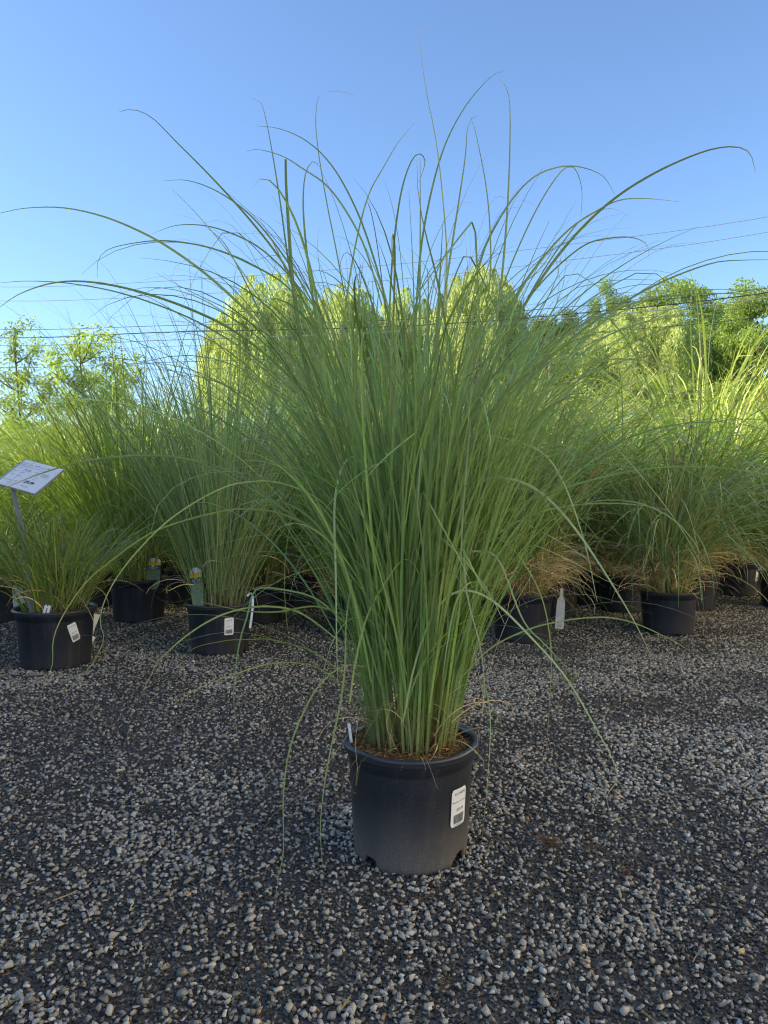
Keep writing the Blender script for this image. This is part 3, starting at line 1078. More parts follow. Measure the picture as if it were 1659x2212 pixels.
# long blades that stand out one by one: (outline points tip first, width mm, depth at tip, colour)
G, BL, YG, PL, TN = 'g', 'b', 'y', 'p', 't'
CMAP = {G: GREEN * .62, BL: BLUEG * .6, YG: YELG * .85, PL: np.array([0.42, 0.50, 0.21]), TN: TAN}  # darker greens carry the shaded side of blades against the sky
TRACE = [
    ([(911, 40), (907, 80), (910, 120), (922, 200), (940, 290), (950, 360), (960, 460), (966, 560), (962, 700), (945, 860), (925, 1010)], 4.4, 1.50, G),
    ([(1086, 154), (1060, 166), (1012, 220), (975, 282), (950, 345), (928, 430), (910, 530), (900, 650), (893, 800), (890, 950)], 4.4, 1.75, G),
    ([(1078, 170), (1092, 185), (1101, 220), (1102, 300), (1099, 400), (1093, 500), (1082, 620), (1062, 760), (1030, 900)], 4.2, 1.45, G),
    ([(258, 241), (290, 237), (330, 256), (380, 306), (440, 366), (500, 430), (560, 500), (612, 570), (655, 650), (700, 750), (745, 880)], 4.6, 1.40, G),
    ([(546, 212), (563, 220), (574, 256), (588, 330), (604, 430), (622, 560), (645, 700), (680, 860)], 4.0, 1.60, G),
    ([(617, 344), (618, 400), (624, 500), (632, 610), (648, 720), (672, 850), (705, 1000)], 7.0, 1.38, G),
    ([(770, 207), (730, 197), (702, 200), (686, 215), (682, 270), (690, 345), (706, 440), (724, 530), (745, 640), (770, 760)], 3.0, 1.85, BL),
    ([(555, 272), (600, 277), (650, 297), (695, 332), (735, 385), (775, 465), (805, 550), (832, 650), (850, 780)], 3.6, 1.7, G),
    ([(532, 327), (560, 323), (612, 338), (655, 365), (705, 400), (750, 460), (790, 540), (825, 660)], 3.4, 1.8, G),
    ([(690, 360), (682, 351), (670, 352), (658, 385), (655, 450), (662, 540), (675, 640), (695, 760), (725, 900)], 4.6, 1.4, G),
    ([(350, 391), (400, 389), (450, 404), (500, 432), (548, 472), (600, 535), (650, 610), (700, 700)], 3.4, 1.75, G),
    ([(-10, 463), (50, 450), (130, 448), (205, 462), (275, 487), (350, 525), (430, 580), (500, 640), (570, 710), (640, 790), (700, 880)], 4.8, 1.35, G),
    ([(210, 600), (213, 560), (243, 535), (330, 520), (400, 524), (470, 540), (540, 570), (612, 612), (690, 690)], 3.4, 1.6, BL),
    ([(328, 505), (380, 487), (440, 487), (500, 504), (560, 535), (620, 590), (680, 665)], 3.0, 1.8, G),
    ([(440, 487), (480, 520), (510, 570), (545, 640), (590, 740)], 2.6, 1.8, G),
    ([(-12, 672), (40, 636), (110, 612), (180, 608), (260, 620), (340, 642), (420, 672), (500, 712), (590, 780), (680, 870)], 4.6, 1.3, G),
    ([(-12, 612), (60, 607), (150, 612), (250, 630), (350, 662), (440, 702), (540, 765), (640, 850)], 3.6, 1.65, G),
    ([(1632, 372), (1622, 335), (1600, 319), (1555, 319), (1500, 335), (1420, 371), (1340, 420), (1270, 480), (1200, 560), (1130, 665), (1070, 780), (1020, 900)], 5.4, 1.35, G),
    ([(1468, 436), (1400, 429), (1340, 432), (1290, 455), (1230, 495), (1170, 560), (1110, 645), (1060, 745)], 3.6, 1.7, G),
    ([(1328, 420), (1302, 380), (1250, 360), (1202, 362), (1150, 385), (1100, 440), (1050, 530), (1012, 640)], 3.2, 1.8, G),
    ([(1255, 470), (1257, 410), (1243, 365), (1222, 362), (1190, 400), (1150, 470), (1105, 570), (1060, 690)], 2.8, 1.6, BL),
    ([(896, 265), (860, 308), (828, 362), (800, 412), (780, 475), (762, 560), (748, 650), (735, 770)], 3.2, 1.75, G),
    ([(1022, 250), (1010, 278), (1005, 340), (992, 430), (978, 520), (960, 640), (940, 780)], 3.8, 1.7, BL),
    ([(1030, 250), (1018, 258), (1024, 272), (1036, 325), (1050, 400), (1058, 480), (1060, 580), (1050, 700)], 3.2, 1.6, G),
    ([(905, 395), (918, 350), (907, 332), (890, 345), (870, 400), (856, 480), (846, 580), (840, 700)], 3.8, 1.5, G),
    ([(1403, 558), (1396, 527), (1365, 513), (1320, 514), (1270, 526), (1220, 562), (1160, 622), (1100, 705)], 3.4, 1.55, G),
    ([(1362, 470), (1320, 450), (1262, 470), (1222, 515), (1180, 575), (1130, 660)], 2.6, 1.8, BL),
    ([(1670, 561), (1600, 562), (1540, 568), (1450, 600), (1370, 640), (1290, 690), (1200, 762), (1120, 850), (1050, 960)], 4.4, 1.4, G),
    ([(1670, 640), (1560, 634), (1440, 640), (1330, 668), (1230, 718), (1130, 800), (1060, 890)], 4.2, 1.5, G),
    ([(1640, 700), (1540, 680), (1420, 690), (1300, 730), (1200, 790), (1100, 880)], 3.6, 1.65, YG),
    ([(1560, 880), (1460, 800), (1340, 775), (1230, 800), (1140, 860), (1060, 950)], 3.6, 1.6, G),
    ([(1670, 1027), (1560, 1011), (1465, 1008), (1369, 1017), (1274, 1038), (1179, 1067), (1102, 1101), (1040, 1150)], 4.0, 1.3, G),
    ([(1446, 1103), (1388, 1092), (1312, 1087), (1236, 1092), (1160, 1109), (1080, 1150), (1010, 1220)], 3.6, 1.35, YG),
    ([(1522, 1444), (1484, 1402), (1407, 1361), (1350, 1340), (1293, 1333), (1217, 1341), (1140, 1360), (1060, 1400), (1000, 1460)], 3.2, 1.35, YG),
    ([(91, 1485), (113, 1437), (115, 1383), (136, 1330), (186, 1258), (250, 1204), (322, 1154), (394, 1126), (465, 1108), (519, 1100), (600, 1108), (690, 1150), (760, 1230)], 4.2, 1.22, YG),
    ([(65, 1570), (80, 1520), (113, 1437)], 0.9, 1.2, TN),
    ([(157, 1485), (200, 1433), (224, 1380), (217, 1348), (222, 1308), (250, 1251), (297, 1190), (358, 1129), (419, 1086), (472, 1058), (519, 1043), (600, 1042), (690, 1080), (760, 1160)], 3.3, 1.15, YG),
    ([(-8, 1062), (72, 1029), (143, 1006), (215, 991), (304, 984), (394, 990), (465, 1015), (540, 1055), (640, 1120), (720, 1200)], 4.8, 1.3, G),
    ([(300, 1512), (335, 1440), (351, 1419), (394, 1380), (447, 1344), (501, 1321), (573, 1310), (650, 1325), (740, 1390)], 4.0, 1.3, YG),
    ([(360, 1530), (433, 1485), (501, 1459), (590, 1433), (680, 1440), (750, 1490)], 3.2, 1.25, YG),
    ([(375, 1470), (408, 1407), (483, 1385), (537, 1382), (591, 1383), (680, 1410), (750, 1465)], 3.6, 1.35, YG),
    ([(516, 1610), (508, 1550), (505, 1485), (516, 1394), (534, 1330), (551, 1275), (600, 1272), (680, 1292), (745, 1345)], 3.4, 1.35, G),
    ([(430, 1300), (470, 1308), (530, 1320), (600, 1322), (680, 1310), (750, 1330)], 3.2, 1.4, G),
    ([(595, 1960), (600, 1900), (612, 1840), (612, 1720), (625, 1620), (655, 1540), (690, 1480), (740, 1440), (790, 1440)], 3.4, 1.28, YG),
    ([(697, 1870), (692, 1790), (700, 1700), (716, 1610), (735, 1520), (745, 1440), (748, 1340), (760, 1250)], 3.6, 1.34, YG),
    ([(730, 1480), (727, 1380), (725, 1240), (722, 1100), (733, 1025), (750, 992), (768, 987), (779, 1003), (790, 1060)], 4.6, 1.30, PL),
    ([(1322, 1760), (1310, 1720), (1334, 1670), (1280, 1560), (1220, 1460), (1150, 1380), (1082, 1312), (1040, 1284), (1000, 1276), (960, 1295), (925, 1350), (895, 1440), (870, 1560)], 4.2, 1.22, PL),
    ([(1412, 1428), (1370, 1342), (1310, 1242), (1250, 1152), (1200, 1092), (1150, 1052), (1095, 1033), (1050, 1036), (1005, 1075), (965, 1150), (940, 1240)], 5.0, 1.25, PL),
    ([(1042, 1540), (1046, 1470), (1036, 1390), (1012, 1300), (1003, 1215), (1006, 1130), (1016, 1042)], 5.2, 1.28, PL),
    ([(1290, 1300), (1265, 1180), (1225, 1060), (1180, 985), (1120, 955), (1040, 938), (985, 937), (930, 960), (890, 1010), (860, 1080)], 3.8, 1.33, PL),
    ([(905, 1240), (890, 1215), (868, 1211), (830, 1262), (792, 1335), (768, 1430), (755, 1520)], 4.2, 1.30, PL),
    ([(1250, 1470), (1180, 1395), (1130, 1340), (1080, 1215), (1045, 1192), (1000, 1200), (960, 1260), (930, 1340)], 4.4, 1.33, PL),
    ([(1180, 1620), (1188, 1500), (1190, 1400), (1170, 1290), (1120, 1200), (1070, 1160), (1020, 1180), (980, 1250)], 2.6, 1.38, YG),
    ([(955, 1470), (968, 1380), (985, 1300), (1010, 1262), (1030, 1260), (1050, 1275)], 3.6, 1.36, PL),
    ([(1040, 1560), (1060, 1440), (1100, 1330), (1150, 1240)], 1.0, 1.4, TN),
    ([(560, 1810), (590, 1760), (650, 1715), (700, 1660), (735, 1610), (765, 1570)], 1.1, 1.4, TN),
    ([(1035, 1640), (1032, 1590), (1045, 1520), (1030, 1440), (1020, 1380)], 1.0, 1.42, TN),
    ([(780, 1640), (768, 1700), (772, 1660), (768, 1600), (780, 1520)], 1.0, 1.42, TN),
    ([(870, 1640), (850, 1605), (835, 1560), (855, 1500)], 1.2, 1.45, TN),
    ([(1130, 1950), (1160, 1900), (1150, 1870)], 0.8, 1.3, TN),
]


def build_traced():
    r = np.random.default_rng(8)
    root_y = 1.50
    for pts, w, yt, ck in TRACE:
        k = len(pts)
        # depth eases from the tip to the clump
        P3 = []
        front = yt < 1.5
        yr = 1.47 if front else 1.60
        for i, (px, py) in enumerate(pts):
            f = i / (k - 1)
            e = (1 - f) ** 1.3
            P3.append(at(px, py, yr + (yt - yr) * e))
        n = max(18, k * 4)
        A = smooth_path(P3, n)[::-1].copy()
        A[:, 2] = np.maximum(A[:, 2], 0.012)
        A -= np.array([POT0[0], POT0[1], 0])
        blunt = (w >= 7.0)
        W = taper(np.array([w * 0.001]), n, 0.75, 0.5 if blunt else 0.16, 0.3)
        if ck == PL and abs(pts[-1][0] - 1016) < 2:      # the blunt end is the upper one
            W = W[:, ::-1] * 0 + np.linspace(1.0, 0.25, n)[None] * w * 0.001
        ax = A[-1] - A[0]
        out = norm((A[n // 2] - np.array([0, 0, 0.3]))[None])[0]
        tg = np.gradient(A, axis=0)
        side = np.cross(norm(tg), norm(np.array([[0.0, 1.0, 0.15]]) + r.normal(0, .3, 3)))
        for q_ in range(1, n):      # keep the ribbon from flipping over
            if (side[q_] * side[q_ - 1]).sum() < 0:
                side[q_] *= -1
        base = CMAP[ck]
        C = blade_cols(1, n, r, base, 0.12, 0.5, 0, 0.2)
        if ck == TN:
            C = np.repeat((TAN * 1.1)[None, None], n, 1)
        V, F, Cc = ribbons(A[None], W * (1.0 if ck == PL else 1.15 if ck in (G, BL) else 0.95), side[None], C, 0.3, 0.25 if w > 2 else 0)
        o = obj('leaf_blade', mesh_np('leaf_blade', V, F, Cc, M_blade, True), main)
        if ck == TN:
            o['label'] = 'dry tan thread of a leaf'
        elif blunt:
            o['label'] = 'widest blade, cut off blunt at the top'


build_traced()


# ------------------------------------------------------------------ the potted grasses behind
def clump(seed, nb, H, Rb, lean, wid, base, droop=(20, 80), sub=11, tan_low=0, tan_frac=0.02, stems=0, spread=1.0, blue=0.3, z0=0.215, varieg=0.0, pr=(1.2, 2.4), low=0.35):
    """Blades of one clump as arrays; H is the blade length scale."""
    r = np.random.default_rng(seed)
    q = Rb * np.sqrt(r.random(nb))
    a = r.uniform(0, 2 * PI, nb)
    hgt = r.uniform(0, low, nb) * H
    le = (q / Rb) * R(lean) + np.abs(r.normal(0, R(lean * 0.3), nb))
    az = a + r.normal(0, 0.5, nb)
    P0 = np.stack([q * np.cos(a) + hgt * np.sin(le) * np.cos(az), q * np.sin(a) + hgt * np.sin(le) * np.sin(az), z0 + hgt], -1)
    L = H * r.uniform(0.55, 1.0, nb)
    P = arcs(P0, le + R(3), az, L, R(1) * r.uniform(*droop, nb) * spread, r.uniform(*pr, nb), sub, r.normal(0.2, .6, nb), r.normal(0, .25, nb))
    P[..., 2] = np.maximum(P[..., 2], 0.02)
    C = blade_cols(nb, sub, r, base, 0.38, 0.3, tan_frac, blue)
    if varieg:
        k = (r.random((nb, 1, 1)) < varieg) * 0.7
        C = C * (1 - k) + np.array([0.42, 0.46, 0.30]) * k
    S = np.stack([-np.sin(az), np.cos(az), 0 * az], -1) + r.normal(0, .4, (nb, 3))
    parts = [ribbons(P, taper(wid * r.uniform(.6, 1.2, nb), sub, .7, .1), S, C)]
    if stems:
        q = Rb * np.sqrt(r.random(stems)); a = r.uniform(0, 2 * PI, stems)
        P0 = np.stack([q * np.cos(a), q * np.sin(a), np.full(stems, z0)], -1)
        P = arcs(P0, (q / Rb) * R(lean * .7), a, H * r.uniform(.4, .75, stems), np.full(stems, R(4)), np.ones(stems), 5)
        cs = base * 0.5 + TAN * 0.35
        parts.append(ribbons(P, taper(r.uniform(.003, .006, stems), 5, .9, .5), np.stack([np.sin(a * 3), np.cos(a * 3), 0 * a], -1), np.repeat(np.repeat(cs[None, None], stems, 0), 5, 1) * r.uniform(.7, 1.3, (stems, 1, 1))))
    if tan_low:
        q = Rb * np.sqrt(r.uniform(.2, 1, tan_low)); a = r.uniform(0, 2 * PI, tan_low)
        P0 = np.stack([q * np.cos(a), q * np.sin(a), z0 + r.uniform(0, .16, tan_low)], -1)
        P = arcs(P0, R(1) * r.uniform(10, 50, tan_low), a + r.normal(0, .7, tan_low), r.uniform(.15, .42, tan_low), R(1) * r.uniform(60, 130, tan_low), r.uniform(.7, 1.4, tan_low), sub, r.normal(0, 1, tan_low), r.normal(0, .8, tan_low))
        P[..., 2] = np.maximum(P[..., 2], 0.03)
        c = TAN * np.array([1.55, 1.50, 1.5]) * r.uniform(.5, 1.5, (tan_low, 1))
        parts.append(ribbons(P, taper(r.uniform(.0015, .004, tan_low), sub, .8, .3), norm(r.normal(size=(tan_low, 3))), np.repeat(c[:, None], sub, 1)))
    V, F, C = join_np(parts)
    return mesh_np('foliage', V, F, C, M_blade, False)


LIME = np.array([0.33, 0.44, 0.085])
GREYG = np.array([0.25, 0.34, 0.165])
MIDG = np.array([0.215, 0.34, 0.08])
STRAW = np.array([0.46, 0.50, 0.17])


def potted(px, Y, label, fol, R_=0.158, rz=0.0, group=None, with_pot=True, name='potted_grass', loc=None):
    x = at(px, 1050, Y).x if loc is None else loc
    s = R_ / 0.158
    root = empty(name, (x, Y, 0), rz, s)
    tag(root, label, 'potted grass', group)
    if with_pot:
        p = obj('pot', potB_body, root)
        obj('rim', potB_rim, p)
        so = obj('soil', soilB, root)
        tag(obj('bark_fibre', fibB, so), kind='stuff')
    f = obj('foliage', fol, root)
    f['kind'] = 'stuff'
    return root


pB = potted(115, 3.22, 'short fine-bladed grass in the squat pot under the tilted price sign', clump(51, 430, 0.52, 0.115, 30, .0044, LIME * 0.72, (25, 95), 10, 30, .04, 60, blue=.1), .170)
pC = potted(297, 4.30, 'bright green grass in a black pot striped with sunlight, behind the signed pot', clump(52, 460, 1.18, 0.12, 17, .0068, LIME * .9, (15, 70), 11, 20, .05, 70, blue=.05), .167)
pD = potted(472, 3.49, 'tall grey green grass in the black pot with a white barcode label, left of the tall foreground grass', clump(53, 760, 1.30, 0.12, 19, .0046, GREYG, (15, 75), 12, 20, .03, 120, blue=.8), .158)
pF = potted(1130, 3.76, 'grass with a skirt of tan dead leaves and a worn white tag, right of the foreground grass', clump(54, 520, 1.28, 0.12, 17, .0060, MIDG * 1.1, (50, 130), 11, 760, .14, 260, blue=.2), .163, 0.6)
pG = potted(1447, 3.94, 'drooping blue green grass in a bare black pot standing alone at the right', clump(55, 620, 1.25, 0.12, 22, .0072, GREYG * .95, (80, 140), 12, 300, .12, 100, blue=.8, pr=(.8, 1.5)), .153, 1.2)
pA = potted(-6, 4.28, 'dark pot cut by the left edge of the photo, behind the signed pot', clump(56, 420, 0.75, 0.12, 26, .0034, MIDG, (30, 90), 10, 20, .05), .150, 2.2)
pE = potted(768, 3.86, 'grass in a dark pot mostly hidden behind the foreground grass', clump(57, 420, 1.05, 0.12, 20, .0045, MIDG * .9, (30, 95), 11, 60, .08), .150, 0.4)
pE2 = potted(640, 4.75, 'white striped grass standing just left of the foreground clump, behind the grey green one', clump(58, 640, 1.30, 0.12, 20, .0070, MIDG, (20, 85), 11, 60, .06, 60, varieg=.6), .155, 0.9)
pH = potted(1592, 5.30, 'grass in the dark pot with a grey barcode label at the right edge', clump(59, 520, 1.45, 0.12, 22, .0090, MIDG * 1.1, (60, 135), 11, 160, .08, pr=(.8, 1.6)), .160, 0.0)
pI = potted(1700, 4.75, 'grass in a dark pot cut by the right edge of the photo', clump(60, 520, 1.45, 0.12, 22, .0090, MIDG * 1.15, (60, 135), 11, 160, .08, pr=(.8, 1.6)), .160, 0.0)
pJ = potted(1285, 4.85, 'dark green arching grass in the gap between the two right hand pots', clump(61, 520, 1.40, 0.12, 20, .0068, MIDG * .95, (60, 130), 11, 200, .06, blue=.5, pr=(.8, 1.6)), .155, 0.0)
pK = potted(1010, 4.95, 'green grass behind the right side of the foreground clump', clump(62, 480, 1.35, 0.12, 22, .0050, MIDG, (30, 90), 11, 60, .05), .155, 0.0)
pL = potted(405, 4.95, 'grass standing in the dark between the two yellow topped tags', clump(63, 500, 1.35, 0.12, 21, .0060, MIDG * 1.1, (20, 80), 11, 60, .05), .155, 0.0)
pM = potted(130, 5.1, 'sunlit lime green grass rising behind the price sign', clump(64, 600, 1.30, 0.12, 24, .0062, LIME, (30, 95), 11, 60, .05, blue=.05), .160, 0.0)

FB = clump(65, 520, 1.35, 0.12, 22, .0075, MIDG, (50, 125), 11, 160, .06, 40, pr=(.9, 1.7))
pN = potted(1345, 4.62, 'arching grass close behind the bare black pot, on its left', FB, .155, 0.7)
pO = potted(1500, 4.70, 'arching grass close behind the bare black pot, on its right', FB, .155, 2.9)
pP = potted(1200, 4.45, 'grass filling the dark just right of the pot with tan dead leaves', FB, .155, 4.4)
pQ = potted(560, 4.25, 'grass in the shadows right of the grey green grass pot', FB, .150, 5.2)
pR = potted(205, 4.85, 'green grass between the signed pot and the pot striped with sunlight', clump(66, 560, 1.15, 0.12, 22, .0060, LIME, (30, 110), 11, 60, .05, 40), .155, 1.2)
pS = potted(890, 4.55, 'grass right behind the stems of the foreground clump', FB, .155, 3.7)
pT = potted(-190, 4.75, 'grass added to the second row just outside the left edge to cast shade', FB, .155, 2.0)  # extra plant off the left edge, added to shade the gravel

# rows further back, in the sun
FOL = {
    'lime': [clump(70 + k, (440, 330, 380)[k], (1.42, 1.25, 1.5)[k], 0.13, (24, 19, 26)[k], (.0078, .011, .0085)[k], (LIME, LIME * .72, LIME * 1.15)[k], ((30, 125), (20, 70), (60, 140))[k], 10, 0, .03, 20, blue=.05) for k in range(3)],
    'mid': [clump(75 + k, (420, 340, 360)[k], 1.45, 0.13, (22, 17, 25)[k], (.0085, .012, .0095)[k], MIDG * (1.15, .8, 1.4)[k], ((20, 90), (20, 60), (60, 130))[k], 10, 0, .03, 20, varieg=(.1, 0, .6)[k]) for k in range(3)],
    'reed': [clump(80 + k, (420, 330, 380)[k], (1.62, 1.35, 1.5)[k], 0.13, (18, 16, 25)[k], (.0105, .012, .010)[k], STRAW * (1.1, .7, 1.2)[k] * np.array([.92, 1, .85]), ((40, 130), (45, 120), (70, 145))[k], 9, 0, (.08, .02, .2)[k], 40, varieg=.15, blue=.05, low=.45) for k in range(3)],
}
LAB = {
    'lime': 'sunlit lime green grass in the rows behind the left hand pots',
    'mid': 'green grass in the rows straight behind the foreground clump',
    'reed': 'sunlit broad leaved straw green grass in the rows behind the right hand pots',
}
rr = random.Random(3)
rowi = 0
for Y in (5.75, 6.45, 7.2, 8.0, 8.9):
    hw = 0.54 * Y + 0.25
    n = int(2 * hw / 0.80)
    for i in range(n + 1):
        x = -hw + 2 * hw * i / n + rr.uniform(-.08, .08) + (0.25 if rowi % 2 else -0.1)
        u = x / Y
        kind = 'lime' if u < -0.20 else 'mid' if u < 0.16 else 'reed'
        if kind == 'reed' and rr.random() < .18:
            continue
        f = FOL[kind][rr.randrange(3)]
        s = 0.158 * rr.uniform(.86, 1.10) * (0.94 if kind == 'lime' and u < -.4 else 1.0)
        potted(0, Y + rr.uniform(-.1, .1), LAB[kind], f, s, rr.uniform(0, 6.28), 'potted grasses in the ' + {'lime': 'left', 'mid': 'middle', 'reed': 'right'}[kind] + ' back rows', True, loc=x)
    rowi += 1


def grass_field():
    r = np.random.default_rng(90)
    n = 9500
    y = r.uniform(9.8, 17, n)
    x = r.uniform(-.62, .62, n) * y
    cx, cy = np.round(x / .7) * .7, np.round(y / .8) * .8
    x, y = x * .45 + cx * .55, y * .45 + cy * .55
    u = x / y
    H = (1.5 + .55 * np.clip((u + .1) * 3, 0, 1)) * r.uniform(.6, 1.1, n)
    P0 = np.stack([x, y, hill(x, y) + r.uniform(0, .5, n)], -1)
    a = r.uniform(0, 2 * PI, n)
    P = arcs(P0, np.abs(r.normal(0, .16, n)), a, H, R(1) * r.uniform(15, 110, n), r.uniform(1.4, 2.5, n), 7)
    k = np.clip((u + .15) * 4, 0, 1)[:, None]
    c = (LIME * (1 - k) + STRAW * k) * r.uniform(.6, 1.35, (n, 1))
    V, F, C = ribbons(P, taper(r.uniform(.010, .020, n), 7), np.stack([-np.sin(a), np.cos(a), 0 * a], -1) + r.normal(0, .4, (n, 3)), np.repeat(c[:, None], 7, 1))
    tag(obj('tall_grass', mesh_np('tall_grass', V, F, C, M_blade)), 'field of tall sunlit grass beyond the last rows of pots', 'tall grass', kind='stuff')


grass_field()

# ------------------------------------------------------------------ tags, stickers and the sign
def strip_card(name, outline_rows, mats, mis, frame, thick=0.0008):
    """Card built from horizontal strips; rows of (v, half width); frame(u, v, w) places it."""
    V, F, MI = [], [], []
    for sgn in (1, -1):
        b = len(V)
        for v, hw in outline_rows:
            V += [frame(-hw, v, sgn * thick / 2), frame(0, v, sgn * thick / 2), frame(hw, v, sgn * thick / 2)]
        for i in range(len(outline_rows) - 1):
            for c in range(2):
                a = b + i * 3 + c
                f = (a, a + 1, a + 4, a + 3)
                F.append(f if sgn > 0 else f[::-1]); MI.append(mis[i])
    m = len(outline_rows)
    for i in range(m - 1):
        for c in (0, 2):
            a = i * 3 + c
            F.append((a, a + 3, a + 3 + 3 * m, a + 3 * m)); MI.append(mis[i])
    return mesh_py(name, V, F, mats, MI)


def frame_from(c, yaw, back, roll):
    """Upright card at c (bottom middle), turned, leaning back and rolled."""
    M = Matrix.Translation(c) @ Matrix.Rotation(yaw, 4, 'Z') @ Matrix.Rotation(-back, 4, 'X') @ Matrix.Rotation(roll, 4, 'Y')
    return lambda u, v, w: M @ Vector((u, -w, v))


def yellow_tag(c, w, h, yaw, back, roll, label):
    fr = frame_from(c, yaw, back, roll)
    rows, mis = [], []
    hw = w / 2
    rows = [(-0.03, hw * .55), (0.0, hw * .95), (h * .30, hw), (h * .56, hw), (h * .64, hw), (h * .72, hw), (h * .80, hw), (h * .855, hw), (h * .89, hw * .97), (h * .93, hw * .88), (h * .97, hw * .66), (h, hw * .2)]
    mis = [3, 3, 3, 2, 2, 1, 1, 0, 0, 0, 0]
    o = obj('plant_tag', strip_card('plant_tag', rows, [M_white, M_yel, M_teal, M_photo], mis, fr))
    tag(o, label, 'plant tag', 'yellow topped picture tags')
    # round emblem over the bands, and two lines of small print
    V, F = [], []
    for k in range(14):
        a = 2 * PI * k / 14
        V.append(fr(hw * .36 * math.cos(a), h * .745 + hw * .36 * math.sin(a), 0.0009))
    F.append(list(range(14)))
    obj('emblem', mesh_py('emblem', V, F, [M_yel]), o)
    V, F = [], []
    for yy, ww in ((.655, .62), (.62, .7), (.59, .4)):
        b = len(V)
        V += [fr(-hw * ww, h * yy - .0006, .0009), fr(hw * ww, h * yy - .0006, .0009), fr(hw * ww, h * yy + .0006, .0009), fr(-hw * ww, h * yy + .0006, .0009)]
        F.append((b, b + 1, b + 2, b + 3))
    obj('print_line', mesh_py('print_line', V, F, [M_white]), o)


yellow_tag(at(428, 1303, 3.37), 0.056, 0.165, R(-6), R(12), R(-9), 'picture tag with a yellow band in the grey green grass pot')
yellow_tag(at(330, 1262, 4.20), 0.080, 0.150, R(4), R(12), R(0), 'picture tag with a yellow band in the pot striped with sunlight')


def stick_on(root, ph, z, w, h, lines, bc, tilt=0.0):
    Rt_, Rb_, H_ = 0.148, 0.130, 0.235

    def pl(u, v, lift):
        uu = u * math.cos(tilt) - v * math.sin(tilt)
        vv = u * math.sin(tilt) + v * math.cos(tilt)
        r_ = pot_radius(z + vv, Rt_, Rb_, H_) + .001 + lift
        a = ph - root.rotation_euler.z + uu / r_
        return (r_ * math.cos(a), r_ * math.sin(a), z + vv)
    p = [c for c in root.children if c.name.startswith('pot')][0]
    obj('label_sticker', sticker_mesh(w, h, lines, bc, pl), p)


STD = [('43 FARMS', 0.0072, 0, 0.024, 2), ('$29.99', 0.0076, 0, -0.004, 2)]
stick_on(pD, R(-60), 0.140, 0.044, 0.080, STD, (-0.016, 0.016, -0.034, -0.014, 5))
stick_on(pB, R(-38), 0.150, 0.036, 0.076, STD, (-0.013, 0.013, -0.032, -0.012, 6), 0.35)
stick_on(pH, R(-40), 0.150, 0.062, 0.078, STD, (-0.02, 0.02, -0.034, -0.012, 7))

# white strap tags
def strap_tag(pts, w, label, mat=M_white):
    A = smooth_path(pts, 14)
    d = norm(np.gradient(A, axis=0))
    side = np.cross(d, np.array([0, 1.0, 0]))
    side = norm(side) * w / 2
    nrm = norm(np.cross(side, d)) * 0.0006
    V = np.concatenate([A - side - nrm, A + side - nrm, A - side + nrm, A + side + nrm])
    F = []
    n = len(A)
    for i in range(n - 1):
        F += [(i, i + 1, n + i + 1, n + i), (2 * n + i, 3 * n + i, 3 * n + i + 1, 2 * n + i + 1), (i, 2 * n + i, 2 * n + i + 1, i + 1), (n + i, n + i + 1, 3 * n + i + 1, 3 * n + i)]
    F += [(0, n, 3 * n, 2 * n), (n - 1, 3 * n - 1 - 0, 4 * n - 1, 2 * n - 1)]
    F[-1] = (n - 1, 2 * n - 1, 4 * n - 1, 3 * n - 1)
    o = obj('plant_tag', mesh_py('plant_tag', V, F, [mat]))
    tag(o, label, 'plant tag')
    return o


strap_tag([at(534, 1288, 3.44), at(541, 1281, 3.44), at(546, 1292, 3.40), at(545, 1320, 3.38), at(540, 1357, 3.37)], 0.010, 'thin white strap tag looped over the right rim of the grey green grass pot')
strap_tag([at(753, 1563, 1.56), at(756, 1580, 1.55), at(759, 1604, 1.55)], 0.006, 'thin white tag edge standing inside the left rim of the foreground pot')

# tags on the signed pot
fr = frame_from(at(97, 1332, 3.08), R(5), R(10), R(12))
o = obj('plant_tag', strip_card('plant_tag', [(-.02, .011), (0, .012), (.04, .0135), (.046, .012), (.049, .008)], [M_white], [0] * 4, fr, .0014))
tag(o, 'small white plastic tag with a slot, stuck in the front of the signed pot', 'plant tag')
sl = mesh_py('slot', [fr(-.0025, .008, .0012), fr(.0025, .008, .0012), fr(.0025, .036, .0012), fr(-.0025, .036, .0012)], [(0, 1, 2, 3)], [M_inkg])
obj('slot', sl, o)


def paper(corners, label, mat=M_white):
    c = [Vector(q) for q in corners]
    nrm = (c[1] - c[0]).cross(c[3] - c[0]).normalized() * .0008
    V = [q - nrm for q in c] + [q + nrm for q in c]
    F = [(0, 3, 2, 1), (4, 5, 6, 7)] + [(i, (i + 1) % 4, 4 + (i + 1) % 4, 4 + i) for i in range(4)]
    o = obj('card_tag', mesh_py('card_tag', V, F, [mat]))
    tag(o, label, 'card tag')
    return o


paper([at(188, 1395, 3.28), at(176, 1318, 3.24), at(216, 1328, 3.30), at(201, 1370, 3.32)], 'large blank white card hanging over the right rim of the signed pot')
paper([at(193, 1398, 3.26), at(190, 1368, 3.26), at(206, 1377, 3.30), at(198, 1393, 3.31)], 'small white card corner low behind the large blank card')
paper([at(29, 1312, 3.33), at(26, 1263, 3.36), at(46, 1268, 3.40), at(54, 1302, 3.38)], 'white card half hidden in leaves at the left rim of the signed pot')

